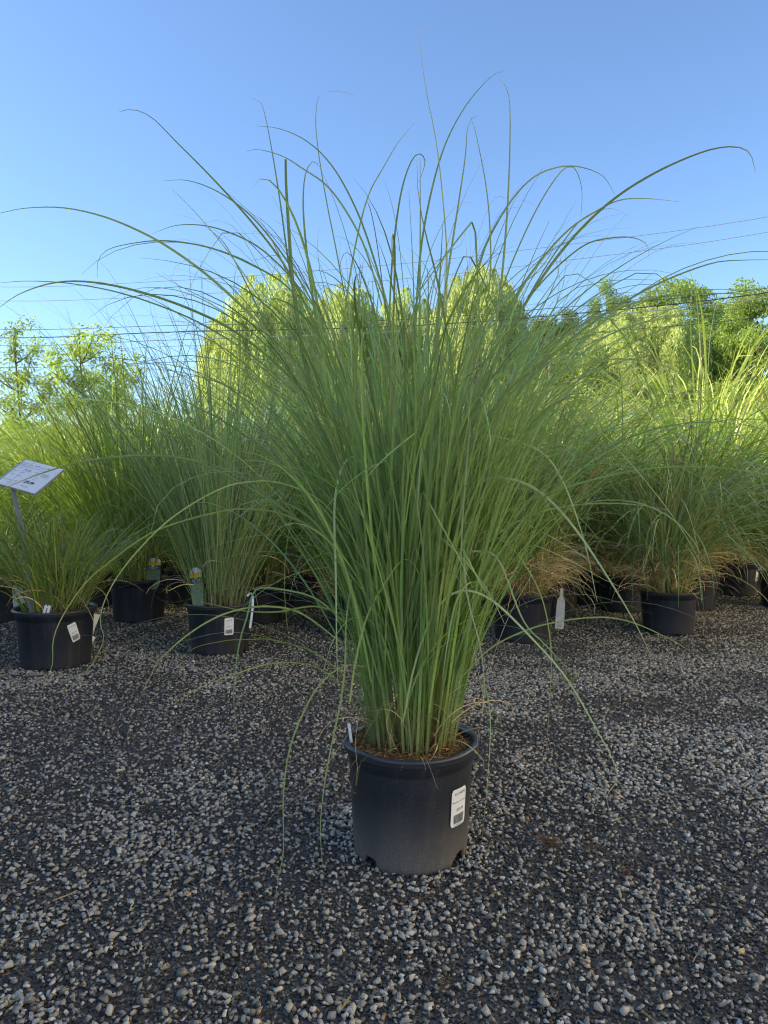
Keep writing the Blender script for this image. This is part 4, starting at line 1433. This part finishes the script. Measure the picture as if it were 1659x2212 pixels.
# worn tag on the right pot
fr = frame_from(at(1208, 1358, 3.58), R(-4), R(-2), R(3))
o = obj('plant_tag', strip_card('plant_tag', [(0, .0205), (.02, .0215), (.12, .020), (.142, .0175), (.156, .0085), (.180, .0070), (.195, .0085), (.198, .006)], [M_card], [0] * 7, fr, .0010))
tag(o, 'worn white hanging tag with a narrow neck, on the pot with tan dead leaves', 'plant tag')
V, F = [], []
for j in range(5):
    b = len(V)
    y = 0.010 + j * 0.006
    V += [fr(-.012, y, .0008), fr(.013 - .004 * (j % 2), y, .0008), fr(.013 - .004 * (j % 2), y + .002, .0008), fr(-.012, y + .002, .0008)]
    F.append((b, b + 1, b + 2, b + 3))
obj('print_line', mesh_py('print_line', V, F, [M_inkg]), o)


# price sign on its steel stake
def build_sign():
    c = at(64, 1030, 3.17)
    u = Vector((.202, -.064, -.048)); v = -Vector((-.066, -.130, -.104))
    ul, vl = u.length, v.length
    u.normalize()
    nrm = u.cross(v).normalized()
    v = nrm.cross(u).normalized()
    if nrm.y > 0:
        nrm = -nrm
    foot = at(69, 1345, 3.12)
    root = empty('price_sign', (foot.x, foot.y, 0.2))
    tag(root, 'tilted white price sign with handwriting on a grey metal stake', 'sign')
    root_inv = Matrix.Translation(-Vector(root.location))
    P = lambda a, b, w: root_inv @ (c + u * a + v * b + nrm * w)
    W, H = ul / 2, vl / 2

    def slab(name, x0, x1, y0, y1, z0, z1, mat):
        V = [P(x, y, z) for z in (z0, z1) for x, y in ((x0, y0), (x1, y0), (x1, y1), (x0, y1))]
        F = [(0, 1, 2, 3), (4, 7, 6, 5), (0, 4, 5, 1), (1, 5, 6, 2), (2, 6, 7, 3), (3, 7, 4, 0)]
        return obj(name, mesh_py(name, V, F, [mat]), root)
    slab('backing', -W, W, -H, H, -.004, 0, M_steel)
    slab('sleeve', -W, -W + .012, -H + .004, H - .004, .0004, .0016, M_sleeve)
    pp = slab('paper', -W + .010, W - .006, -H + .004, H + .002, .0005, .0030, M_white)
    lw = .0044
    # print and handwriting
    V, F, MI = [], [], []

    def put(s, size, x, y, mi, shear=0.0, rot=0.0, squeeze=1.0):
        tv, tf = text_geo(s, size, 'LEFT', shear, squeeze, 0.025)
        b = len(V)
        for a, q in tv:
            V.append(P(x + a * math.cos(rot) - q * math.sin(rot), y + a * math.sin(rot) + q * math.cos(rot), lw))
        for f in tf:
            F.append([b + k for k in f]); MI.append(mi)
    def stroke(pts, w, mi):
        for (xa, ya), (xb, yb) in zip(pts, pts[1:]):
            dx, dy = xb - xa, yb - ya
            L_ = math.hypot(dx, dy) or 1
            nx, ny = -dy / L_ * w / 2, dx / L_ * w / 2
            b = len(V)
            V.extend([P(xa - nx, ya - ny, lw), P(xb - nx, yb - ny, lw), P(xb + nx, yb + ny, lw), P(xa + nx, ya + ny, lw)])
            F.append((b, b + 1, b + 2, b + 3)); MI.append(mi)

    rs = random.Random(12)

    def scrawl(x, y, w, h, mi=0):
        # unreadable handwriting: a wandering pen line
        pts, q = [], x
        while q < x + w:
            pts.append((q, y + rs.uniform(0, h) * (1.0 if rs.random() < .3 else .55)))
            q += rs.uniform(.10, .42) * h
            if rs.random() < .14 and len(pts) > 2:
                stroke(pts, .0011, mi); pts = []; q += h * .35
        if len(pts) > 1:
            stroke(pts, .0011, mi)

    def fine_print(x, y, w):
        q = x
        while q < x + w:
            L_ = rs.uniform(.004, .010)
            stroke([(q, y), (min(q + L_, x + w), y)], .0022, 1)
            q += L_ + .0015
    scrawl(-.048, .062, .100, .013); scrawl(-.046, .046, .105, .013)
    for y in (.068, .058, .049):
        fine_print(-.098, y, .040)
    for y, w in ((.030, .030), (.008, .026), (-.016, .024)):
        scrawl(-.095, y, w, .011)
        fine_print(-.050, y + .002, .018)
    fine_print(-.046, .032, .034); fine_print(-.046, .025, .030)
    scrawl(.006, .026, .026, .009); fine_print(.012, .020, .022); scrawl(.004, .006, .012, .009)
    for y in (.030, .022, .014):
        fine_print(.046, y, .036)
    fine_print(.030, .000, .018); fine_print(.030, -.014, .014)
    put('29.99', .022, .004, -.044, 0, .35)
    scrawl(-.096, -.052, .075, .013); scrawl(.008, -.068, .040, .012)
    stroke([(-.062, -.064), (-.004, -.066)], .0009, 1)
    pr = mesh_py('lettering', V, F, [M_ink, M_inkg], MI)
    obj('lettering', pr, pp)
    # crease along the sleeve
    Vc = [P(-.052, H - .002, .0034), P(-.0505, H - .002, .0034), P(-.0505, -H + .01, .0034), P(-.052, -H + .01, .0034)]
    obj('crease', mesh_py('crease', Vc, [(0, 1, 2, 3)], [M_steel]), pp)
    # stake, a folded strip
    top = c + u * (-.045) + v * (-.060) - nrm * .006
    A = np.array([list(top), list(at(57, 1200, 3.14)), list(foot), list(at(71, 1400, 3.12))])
    A = smooth_path([Vector(q) for q in A], 12) - np.array(root.location)
    d = norm(np.gradient(A, axis=0))
    s = norm(np.cross(d, np.array([0.15, 1.0, 0])))
    b = np.cross(s, d)
    ww = np.linspace(.0095, .0115, 12)[:, None]
    V = np.concatenate([A - s * ww + b * .004, A - s * ww - b * .001, A, A + s * ww - b * .001, A + s * ww + b * .004])
    F = []
    n = 12
    for k in range(4):
        for i in range(n - 1):
            F.append((k * n + i, k * n + i + 1, (k + 1) * n + i + 1, (k + 1) * n + i))
    me = mesh_py('stake', V, F, [M_steel])
    st = obj('stake', me, root)
    so = st.modifiers.new('thickness', 'SOLIDIFY')
    so.thickness = .0015


build_sign()

# ------------------------------------------------------------------ small things on the yard
def ground_at(px, py, z=0.0):
    p = at(px, py, 1.0) - Vector((0, 0, CAM_H))
    k = (z - CAM_H) / p.z
    return Vector((p.x * k, p.y * k, z))


def litter(px, py, rad, cnt, L, label, colr, seed, hgt=.012, name='dry_litter', cat='plant litter'):
    r = np.random.default_rng(seed)
    q = rad * np.abs(r.normal(0, .5, cnt)); a = r.uniform(0, 2 * PI, cnt)
    P0 = np.stack([q * np.cos(a), q * np.sin(a), .012 + r.uniform(0, hgt, cnt)], -1)
    P = arcs(P0, r.uniform(1.2, 1.7, cnt), r.uniform(0, 2 * PI, cnt), r.uniform(L * .3, L, cnt), r.uniform(-.6, .6, cnt), np.ones(cnt), 6, wob=r.normal(0, 1, cnt))
    c = np.array(colr) * r.uniform(.5, 1.4, (cnt, 1))
    V, F, C = ribbons(P, taper(r.uniform(.0008, .002, cnt), 6, .7, .3), norm(r.normal(size=(cnt, 3))), np.repeat(c[:, None], 6, 1))
    g = ground_at(px, py)
    o = obj(name, mesh_np(name, V, F, C, M_blade), None, g)
    tag(o, label, cat)
    return o


litter(1185, 1835, .030, 150, .035, 'clump of brown dry fibres on the gravel right of the foreground pot', (.22, .13, .06), 1)
litter(1280, 1850, .020, 50, .022, 'smaller scrap of brown fibres right of the larger clump', (.16, .10, .05), 2)
litter(960, 2148, .007, 40, .016, 'tiny tuft of brown fibre near the bottom edge', (.20, .12, .06), 3)
litter(1352, 1898, .010, 40, .018, 'little dark orange scrap of fibre on the right gravel', (.20, .09, .03), 4)


def straws():
    r = np.random.default_rng(61)
    n = 150
    y = .9 + 3.6 * r.random(n) ** 1.2
    x = r.uniform(-.58, .62, n) * y
    P0 = np.stack([x, y, np.full(n, .014)], -1)
    P = arcs(P0, r.uniform(1.45, 1.62, n), r.uniform(0, 2 * PI, n), r.uniform(.01, .07, n), r.uniform(-.1, .12, n), np.ones(n), 6, wob=r.normal(0, .7, n))
    P[..., 2] = np.clip(P[..., 2], .011, .03)
    c = TAN * r.uniform(.4, 1.2, (n, 1))
    V, F, C = ribbons(P, taper(r.uniform(.0008, .003, n), 6, .7, .3), norm(r.normal(size=(n, 3)) + np.array([0, 0, 0])), np.repeat(c[:, None], 6, 1))
    tag(obj('straw_litter', mesh_np('straw_litter', V, F, C, M_blade)), 'loose bits of dry straw scattered over the gravel', 'straw litter', kind='stuff')


straws()


def weed():
    r = np.random.default_rng(6)
    cnt = 40
    a = r.uniform(0, 2 * PI, cnt)
    P0 = np.stack([.008 * np.cos(a), .008 * np.sin(a), np.full(cnt, .004)], -1)
    P = arcs(P0, r.uniform(.1, .9, cnt), a, r.uniform(.02, .075, cnt), r.uniform(0, 1, cnt), np.ones(cnt) * 1.5, 6)
    c = np.array([.13, .19, .05]) * r.uniform(.6, 1.3, (cnt, 1))
    V, F, C = ribbons(P, taper(r.uniform(.001, .003, cnt), 6), norm(r.normal(size=(cnt, 3))), np.repeat(c[:, None], 6, 1))
    o = obj('weed', mesh_np('weed', V, F, C, M_blade), None, ground_at(1232, 1478))
    tag(o, 'small green weed growing through the gravel right of the foreground grass', 'weed')


weed()


def fallen_leaf(px, py, L, w, rz, label, colr):
    n = 9
    t = np.linspace(0, 1, n)
    P = np.stack([(t - .5) * L, .1 * L * np.sin(t * PI), .016 + .12 * L * (t - .5) ** 2 * 4], -1)[None]
    W = (w * np.sin(np.clip(t, .04, .96) * PI) ** .7)[None]
    V, F, C = ribbons(P, W, np.array([[0, 1.0, .25]]), np.repeat(np.array(colr)[None, None], n, 1), .3)
    o = obj('fallen_leaf', mesh_np('fallen_leaf', V, F, C, M_blade, True), None, ground_at(px, py), rz)
    tag(o, label, 'dead leaf')


fallen_leaf(1395, 1742, .030, .007, .3, 'curled tan leaf on the gravel at the right', (.35, .26, .16))
fallen_leaf(1590, 2130, .04, .007, -.5, 'reddish brown leaf on the gravel near the right edge', (.16, .10, .08))
fallen_leaf(1350, 1520, .025, .012, 1.0, 'orange brown scrap of leaf lying right of the weed', (.38, .22, .11))
fallen_leaf(985, 1762 + 90, .02, .006, 1.0, 'pale yellow sliver of leaf beside the foreground pot', (.42, .32, .14))
fallen_leaf(205, 1432, .04, .02, .2, 'crumpled orange brown leaf beside the signed pot', (.30, .17, .08))
fallen_leaf(915, 1960, .05, .004, .4, 'thin reddish twig-like leaf in front of the foreground pot', (.16, .09, .06))
fallen_leaf(320, 1966, .05, .003, .1, 'thin brown straw lying on the lower left gravel', (.20, .13, .10))
fallen_leaf(420, 2090 - 560, .06, .003, .6, 'thin pale straw lying left of the foreground pot', (.30, .24, .17))
fallen_leaf(750, 2190, .03, .004, 1.2, 'yellow straw sliver at the bottom edge', (.45, .33, .15))


# ------------------------------------------------------------------ trees
def trunk_mesh(H, r0, seed, limbs=6, spread=0.35, fork=0.35):
    r = np.random.default_rng(seed)
    paths, rad = [], []
    n = 8
    t = np.linspace(0, 1, n)
    main_ = np.stack([np.cumsum(r.normal(0, .02 * H, n)) * t, np.cumsum(r.normal(0, .02 * H, n)) * t, t * H * .75], -1)
    paths.append(main_); rad.append(r0 * (1 - .75 * t))
    for k in range(limbs):
        f = fork + (0.9 - fork) * k / limbs
        p = main_[int(f * (n - 1))]
        a = r.uniform(0, 2 * PI)
        L = H * (0.95 - f) * r.uniform(.7, 1.0)
        m = 7
        s = np.linspace(0, 1, m)
        th = R(1) * (25 + 35 * s)
        d = np.stack([np.sin(th) * math.cos(a), np.sin(th) * math.sin(a), np.cos(th)], -1)
        q = p + np.cumsum(d * L / m, 0) * np.array([spread * 3, spread * 3, 1])
        q = np.concatenate([p[None], q])
        paths.append(q); rad.append(np.linspace(r0 * .45 * (1 - f * .5), r0 * .08, m + 1))
    V, F = tubes(paths, rad, 7)
    return mesh_np('trunk', V, F, mat=M_bark, smooth=True), [p[-1] for p in paths]


def crown_broad(H, Rw, seed, nclump=95, per=430, leaf=.17, base=(.22, .30, .085), zlo=.16):
    r = np.random.default_rng(seed)
    base = np.array(base)
    Cs, Sz, Co = [], [], []
    for k in range(nclump):
        d = norm(r.normal(size=3))
        q = r.uniform(.45, 1.0) ** .6
        zc = H * (zlo + 1) / 2
        cc = np.array([d[0] * Rw * q, d[1] * Rw * q, zc + d[2] * H * (1 - zlo) / 2 * q * .92])
        rc = Rw * r.uniform(.16, .34)
        n = int(per * (rc / Rw / .25) ** 2)
        o = norm(r.normal(size=(n, 3))) * (r.random((n, 1)) ** .45) * rc * np.array([1, 1, .72])
        Cs.append(cc + o)
        Sz.append(leaf * r.uniform(.6, 1.3, n))
        tone = r.uniform(.75, 1.25)
        Co.append(base * tone * r.uniform(.8, 1.2, (n, 1)))
    C, S, Co = np.concatenate(Cs), np.concatenate(Sz), np.concatenate(Co)
    V, F, Cc = cards(C, S, .62, Co, r)
    return mesh_np('crown', V, F, Cc, M_leaf)


def crown_willow(H, Rw, seed, nfan=115, per=14, leaf=.26, base=(.45, .52, .23)):
    """Mounded heads from which leafy strands hang."""
    r = np.random.default_rng(seed)
    base = np.array(base)
    Cs, Sz, Co = [], [], []
    for k in range(nfan):
        a = r.uniform(0, 2 * PI)
        q = math.sqrt(r.random())
        hz = H * (.40 + .58 * math.sqrt(max(0, 1 - (q * .93) ** 2)) * r.uniform(.72, 1.01))
        cx, cy = Rw * q * math.cos(a), Rw * q * math.sin(a)
        tone = r.uniform(.8, 1.2)
        for s in range(per):
            b = r.uniform(0, 2 * PI)
            w = r.uniform(.1, .75) * Rw * .34
            Ls = H * r.uniform(.12, .42)
            m = int(Ls / .10)
            t = np.linspace(0, 1, m)
            out = w * (1 - np.exp(-t * 4))
            x = cx + math.cos(b) * out + r.normal(0, .05, m)
            y = cy + math.sin(b) * out + r.normal(0, .05, m)
            z = hz + .25 * Rw * .3 * np.sin(np.minimum(t * 5, PI)) - Ls * t ** 1.15
            z = np.maximum(z, H * .04)
            Cs.append(np.stack([x, y, z], -1))
            Sz.append(leaf * r.uniform(.6, 1.25, m))
            Co.append(base * tone * r.uniform(.8, 1.2, (m, 1)))
    C, S, Co = np.concatenate(Cs), np.concatenate(Sz), np.concatenate(Co)
    V, F, Cc = cards(C, S, .26, Co, r, up=.62)
    return mesh_np('crown', V, F, Cc, M_leaf)


def young_tree(H, seed, base=(.13, .19, .04), nb=24):
    """Open young tree with tufts of long leaflets at the branch ends."""
    r = np.random.default_rng(seed)
    paths, rad, ends = [], [], []
    n = 8
    t = np.linspace(0, 1, n)
    main_ = np.stack([.05 * np.sin(t * 4 + seed) * H * .3, .04 * np.cos(t * 3) * H * .3, t * H * .9], -1)
    paths.append(main_); rad.append(.035 * (1 - .8 * t))
    ends.append(main_[-1])
    for k in range(nb):
        f = .18 + .8 * k / nb
        p = main_[min(int(f * (n - 1)), n - 2)]
        a = k * 2.4 + r.normal(0, .4)
        L = H * r.uniform(.18, .36) * (1.15 - f * .6)
        s = np.linspace(0, 1, 6)
        th = R(1) * (62 - 30 * s)
        d = np.stack([np.sin(th) * math.cos(a), np.sin(th) * math.sin(a), np.cos(th)], -1)
        q = np.concatenate([p[None], p + np.cumsum(d * L / 6, 0)])
        paths.append(q); rad.append(np.linspace(.013, .004, 7))
        ends += [q[-1], q[4], q[3] + r.normal(0, .05, 3)]
        if r.random() < .7:
            ends.append(q[-1] + np.array([0, 0, .12]) + r.normal(0, .09, 3))
    V, F = tubes(paths, rad, 5)
    trunk = mesh_np('trunk', V, F, mat=M_bark, smooth=True)
    Vs = []
    for e in ends:
        m = int(r.integers(90, 160))
        d = norm(r.normal(size=(m, 3)) + np.array([0, 0, .15]))
        q = r.uniform(.02, .20, (m, 1)) * r.uniform(.7, 1.3)
        c = e + d * q
        l = r.uniform(.035, .075, (m, 1))
        a = norm(d + r.normal(0, .35, (m, 3)) + np.array([0, 0, -.45]))
        b = norm(np.cross(a, r.normal(size=(m, 3)))) * l * .17
        co = np.array(base) * r.uniform(.6, 1.3) * r.uniform(.8, 1.2, (m, 1))
        VV = np.stack([c - a * l * .5, c + b, c + a * l * .5, c - b], 1).reshape(-1, 3)
        Vs.append((VV, np.arange(m * 4).reshape(m, 4), np.repeat(co, 4, 0)))
    V, F, C = join_np(Vs)
    return trunk, mesh_np('crown', V, F, C, M_leaf)


tb1, _ = trunk_mesh(12, .30, 1, 7)
tb2, _ = trunk_mesh(12, .28, 2, 7)
cb1 = crown_broad(12, 3.8, 11)
cb2 = crown_broad(12, 4.2, 12, 85, 460, .20, (.24, .33, .09))
cb3 = crown_broad(12, 4.4, 15, 70, 460, .20, (.13, .19, .065))
wl1 = crown_willow(12, 3.1, 13)
wl2 = crown_willow(12, 3.4, 14, 120, 14, .26, (.47, .53, .24))
BUSH = crown_broad(3, 1.9, 16, 40, 380, .11, (.21, .30, .06), .02)


def tree(px, top, Y, trunk, crown, halfw, refH, refR, label, rz=0.0, group=None, name='tree', cat='tree'):
    x = at(px, 1050, Y).x
    z0 = float(hill(np.array(x), np.array(Y)))
    z1 = at(px, top, Y).z
    sz = (z1 - z0) / refH
    sr = halfw / FPX * Y / refR
    root = empty(name, (x, Y, z0 - .05), rz)
    tag(root, label, cat, group)
    if trunk:
        obj('trunk', trunk, root, scale=(sr, sr, sz))
    obj('crown', crown, root, scale=(sr, sr, sz))
    return root


tree(588, 570, 36, tb1, wl1, 116, 12, 3.1, 'rounded yellow green willow left of the foreground grass top', .3, name='willow_tree')
tree(742, 592, 42, tb2, wl2, 98, 12, 3.4, 'willow standing between the leftmost and the tallest willow', 1.7, name='willow_tree')
tree(668, 620, 46, tb1, wl1, 60, 12, 3.1, 'narrow willow top behind the gap of the two left willows', 2.4, name='willow_tree')
tree(885, 612, 44, tb1, wl1, 75, 12, 3.1, 'low willow directly behind the centre of the foreground grass', 2.9, name='willow_tree')
tree(1030, 545, 36, tb2, wl2, 108, 12, 3.4, 'tallest willow, its dark side facing right, right of centre', .9, name='willow_tree')
tree(1095, 640, 38, tb1, wl1, 70, 12, 3.1, 'low dark willow skirt right of the tallest willow', 4.0, name='willow_tree')
tree(500, 650, 50, tb1, wl2, 70, 12, 3.4, 'farther willow peeping out left of the leftmost willow', 5.1, name='willow_tree')
tree(640, 640, 52, tb1, wl2, 90, 12, 3.4, 'farther willow filling in behind the leftmost and second willows', 3.3, name='willow_tree')
tree(815, 650, 54, tb2, wl1, 90, 12, 3.1, 'farther willow behind the second and the low middle willow', 4.4, name='willow_tree')
tree(955, 640, 53, tb2, wl1, 80, 12, 3.1, 'farther willow between the low middle willow and the tallest one', 5.7, name='willow_tree')
tree(1385, 636, 50, tb2, wl2, 130, 12, 3.4, 'broad pale yellow willow among the green trees at the right', 2.0, name='willow_tree')
tree(1390, 640, 66, tb2, cb1, 80, 12, 3.8, 'green tree peeping between the round-headed tree and the tall one', 4.1)
tree(1560, 640, 64, tb2, cb1, 85, 12, 3.8, 'bright green tree behind the dark hollow near the right edge', 4.9)
tree(1270, 690, 58, tb1, cb2, 80, 12, 4.2, 'broad green tree above the bright shrub by the utility pole', 5.6)
tree(1500, 700, 52, tb1, cb1, 70, 12, 3.8, 'green tree just right of the broad pale willow', 2.6)
tree(1310, 600, 62, tb1, cb1, 58, 12, 3.8, 'green round-headed tree left of the broad pale willow', .2)
tree(1455, 582, 60, tb2, cb2, 95, 12, 4.2, 'tall green tree rising behind the broad pale willow', 1.2)
tree(1640, 590, 48, tb1, cb2, 105, 12, 4.2, 'large green tree at the right edge', 2.1)
tree(1540, 690, 56, tb1, cb3, 70, 12, 4.4, 'dark tree in the hollow left of the right edge tree', .5)
tree(1215, 655, 70, tb2, cb3, 75, 12, 4.4, 'low dark tree on the skyline right of the tallest willow', 3.5)
tree(1145, 668, 74, tb1, cb3, 60, 12, 4.4, 'low dark tree right behind the tallest willow', 5.0)
tree(1255, 735, 34, None, BUSH, 78, 3, 1.9, 'bright green shrub below the trees right of the utility pole', 1.0, name='shrub', cat='shrub')
tree(1165, 800, 33, None, BUSH, 60, 3, 1.9, 'low shrub at the foot of the utility pole', 2.0, name='shrub', cat='shrub')
tree(1600, 800, 36, None, BUSH, 100, 3, 1.9, 'low shrub under the right edge tree', 3.3, name='shrub', cat='shrub')
tree(1450, 800, 37, None, BUSH, 100, 3, 1.9, 'low shrub under the broad pale willow', 4.3, name='shrub', cat='shrub')
tree(820, 800, 39, None, BUSH, 110, 3, 1.9, 'shrub at the foot of the middle willows', 5.3, name='shrub', cat='shrub')
tree(400, 890, 30, None, BUSH, 110, 3, 1.9, 'shrub left of the leftmost willow', 2.3, name='shrub', cat='shrub')
tree(60, 905, 28, None, BUSH, 120, 3, 1.9, 'shrub low behind the open young tree at the left edge', .3, name='shrub', cat='shrub')
tree(230, 925, 32, None, BUSH, 120, 3, 1.9, 'shrub low behind the second young tree', 1.3, name='shrub', cat='shrub')

for px, top, Y, H, seed, lab, bc in (
        (40, 690, 12.0, 3.6, 31, 'open young tree with sparse leaf tufts at the left edge', (.25, .34, .09)),
        (185, 690, 11.5, 3.4, 32, 'lime leaved young tree, second from the left edge', (.33, .43, .085)),
        (262, 765, 12.5, 3.1, 33, 'smaller lime leaved young tree beside the leftmost willow', (.33, .43, .085))):
    tk, cr_ = young_tree(H, seed, bc)
    x = at(px, 1050, Y).x
    z1 = at(px, top, Y).z
    s = z1 / (H * .97)
    rt = empty('young_tree', (x, Y, 0), 0, s)
    tag(rt, lab, 'tree')
    obj('trunk', tk, rt)
    obj('crown', cr_, rt)

# ------------------------------------------------------------------ pole and cables
def pole(px, top, Y, label, x=None):
    x = at(px, 1050, Y).x if x is None else x
    z0 = float(hill(np.array(x), np.array(Y)))
    z1 = at(0, top, Y).z
    V, F = tubes([np.array([[x, Y, z0], [x, Y, (z0 + z1) / 2], [x, Y, z1]])], [np.array([.085, .08, .07])], 10)
    o = obj('utility_pole', mesh_np('utility_pole', V - np.array([x, Y, z0]), F, mat=M_pole, smooth=True), None, (x, Y, z0))
    tag(o, label, 'utility pole')


pole(1186, 778, 31, 'bare timber utility pole between the tallest willow and the shrubs')

WIRES = [
    ([(-40, 729), (378, 717), (830, 706), (1180, 683), (1700, 626)], .040, M_wire, 'thick dark cable, upper of the lowest close pair'),
    ([(-40, 746), (378, 734), (830, 718), (1180, 692), (1700, 637)], .032, M_wire2, 'pale grey cable just under the thick dark one'),
    ([(-40, 710), (378, 703), (830, 692), (1180, 667), (1700, 617)], .022, M_wire, 'thin dark wire just above the thick dark cable'),
    ([(-40, 793), (378, 782), (830, 765), (1180, 727), (1700, 678)], .022, M_wire, 'lowest thin wire passing in front of the trees'),
    ([(-40, 619), (378, 606), (830, 573), (1180, 534), (1700, 461)], .020, M_wire2, 'topmost thin wire crossing the blue sky'),
    ([(-40, 649), (378, 638), (830, 606), (1180, 568), (1700, 494)], .020, M_wire2, 'second thin wire from the top in the blue sky'),
    ([(-40, 760), (378, 748), (830, 732), (1180, 705), (1700, 652)], .013, M_wire, 'hair thin wire below the pale grey cable'),
]
for pts, th_, mt, lab in WIRES:
    Q = []
    for px, py in pts:
        Y = 27.5 - 3.0 * (px - 830) / 830
        Q.append(at(px, py, Y))
    a, b = Q[0], Q[1]
    Q = [a + (a - b) * 1.2 + Vector((0, 0, 1.0))] + Q + [Q[-1] + (Q[-1] - Q[-2]) * 1.2 + Vector((0, 0, .8))]
    A = smooth_path(Q, 40)
    V, F = tubes([A], [np.full(len(A), th_ / 2)], 5)
    o = obj('power_line', mesh_np('power_line', V, F, mat=mt, smooth=True))
    tag(o, lab, 'cable', 'overhead cables')

# ------------------------------------------------------------------ unseen building added to cast the shade over the yard
def build_shade_barn():
    x0, x1 = -15.0, -5.6
    y0, y1 = -2.4, 3.98
    he, hr = 6.5, 7.6
    root = empty('shade_barn', ((x0 + x1) / 2, (y0 + y1) / 2, 0))
    tag(root, 'unseen tall pale building added left of the yard to shade it', 'shade_barn')
    cx, cy = (x0 + x1) / 2, (y0 + y1) / 2
    wx, wy = (x1 - x0) / 2, (y1 - y0) / 2
    V = [(-wx, -wy, 0), (wx, -wy, 0), (wx, wy, 0), (-wx, wy, 0), (-wx, -wy, he), (wx, -wy, he), (wx, wy, he), (-wx, wy, he), (0, -wy, hr), (0, wy, hr)]
    F = [(0, 1, 5, 8, 4), (1, 2, 6, 5), (2, 3, 7, 9, 6), (3, 0, 4, 7)]
    obj('wall', mesh_py('wall', V, F, [M_barn]), root)
    t = .12
    e = .35
    k = (hr - he) / wx
    Vr = [(-wx - e, -wy - e, he - k * e + .02), (0, -wy - e, hr + .02), (wx + e, -wy - e, he - k * e + .02),
          (-wx - e, wy + .02, he - k * e + .02), (0, wy + .02, hr + .02), (wx + e, wy + .02, he - k * e + .02)]
    Vr += [(a, b, c + t) for a, b, c in Vr]
    Fr = [(0, 1, 4, 3), (1, 2, 5, 4), (6, 9, 10, 7), (7, 10, 11, 8), (0, 6, 7, 1), (1, 7, 8, 2), (3, 4, 10, 9), (4, 5, 11, 10), (0, 3, 9, 6), (2, 8, 11, 5)]
    obj('roof', mesh_py('roof', Vr, Fr, [M_roof]), root)
    bm = bmesh.new()
    box(bm, (wx + .04, -1, 1.7), (.08, 3.2, 3.4))
    obj('door', bm_mesh('door', bm, M_barndoor), root)
    bm = bmesh.new()
    y = -wy + .2
    while y < wy:
        if abs(y + 1) > 1.7:
            box(bm, (wx + .012, y, he / 2 - .1), (.024, .05, he - .4))
        y += .4
    tag(obj('batten', bm_mesh('batten', bm, M_barn), root), kind='stuff')


build_shade_barn()


def build_fill_building():
    """Unseen cream building added right of the yard; its sunlit wall bounces warm fill."""
    x0, x1, y0, y1, h = 5.2, 11.0, -9.0, 5.4, 5.2
    root = empty('fill_building', ((x0 + x1) / 2, (y0 + y1) / 2, 0))
    tag(root, 'unseen cream building with a grey roof, added right of the yard to bounce sunlight', 'added building')
    wx, wy = (x1 - x0) / 2, (y1 - y0) / 2
    V = [(-wx, -wy, 0), (wx, -wy, 0), (wx, wy, 0), (-wx, wy, 0), (-wx, -wy, h), (wx, -wy, h), (wx, wy, h), (-wx, wy, h), (0, -wy, h + 1.3), (0, wy, h + 1.3)]
    F = [(0, 1, 5, 8, 4), (1, 2, 6, 5), (2, 3, 7, 9, 6), (3, 0, 4, 7)]
    obj('wall', mesh_py('wall', V, F, [M_cream]), root)
    e = .3
    k = 1.3 / wx
    Vr = [(-wx - e, -wy - e, h - k * e + .02), (0, -wy - e, h + 1.32), (wx + e, -wy - e, h - k * e + .02),
          (-wx - e, wy + e, h - k * e + .02), (0, wy + e, h + 1.32), (wx + e, wy + e, h - k * e + .02)]
    Vr += [(a, b, c + .1) for a, b, c in Vr]
    Fr = [(0, 1, 4, 3), (1, 2, 5, 4), (6, 9, 10, 7), (7, 10, 11, 8), (0, 6, 7, 1), (1, 7, 8, 2), (3, 4, 10, 9), (4, 5, 11, 10), (0, 3, 9, 6), (2, 8, 11, 5)]
    obj('roof', mesh_py('roof', Vr, Fr, [M_roof]), root)
    for y in (-4.6, -1.4, 3.2):
        bm = bmesh.new()
        box(bm, (-wx - .03, y, 1.7), (.08, 1.2, 1.1))
        w = obj('window', bm_mesh('window', bm, M_white), root)
        bm = bmesh.new()
        box(bm, (-wx - .08, y, 1.7), (.03, 1.04, .94))
        obj('pane', bm_mesh('pane', bm, M_glass), w)
    bm = bmesh.new()
    box(bm, (-wx - .03, 1.0, 1.05), (.08, 1.0, 2.1))
    obj('door', bm_mesh('door', bm, M_barndoor), root)


build_fill_building()
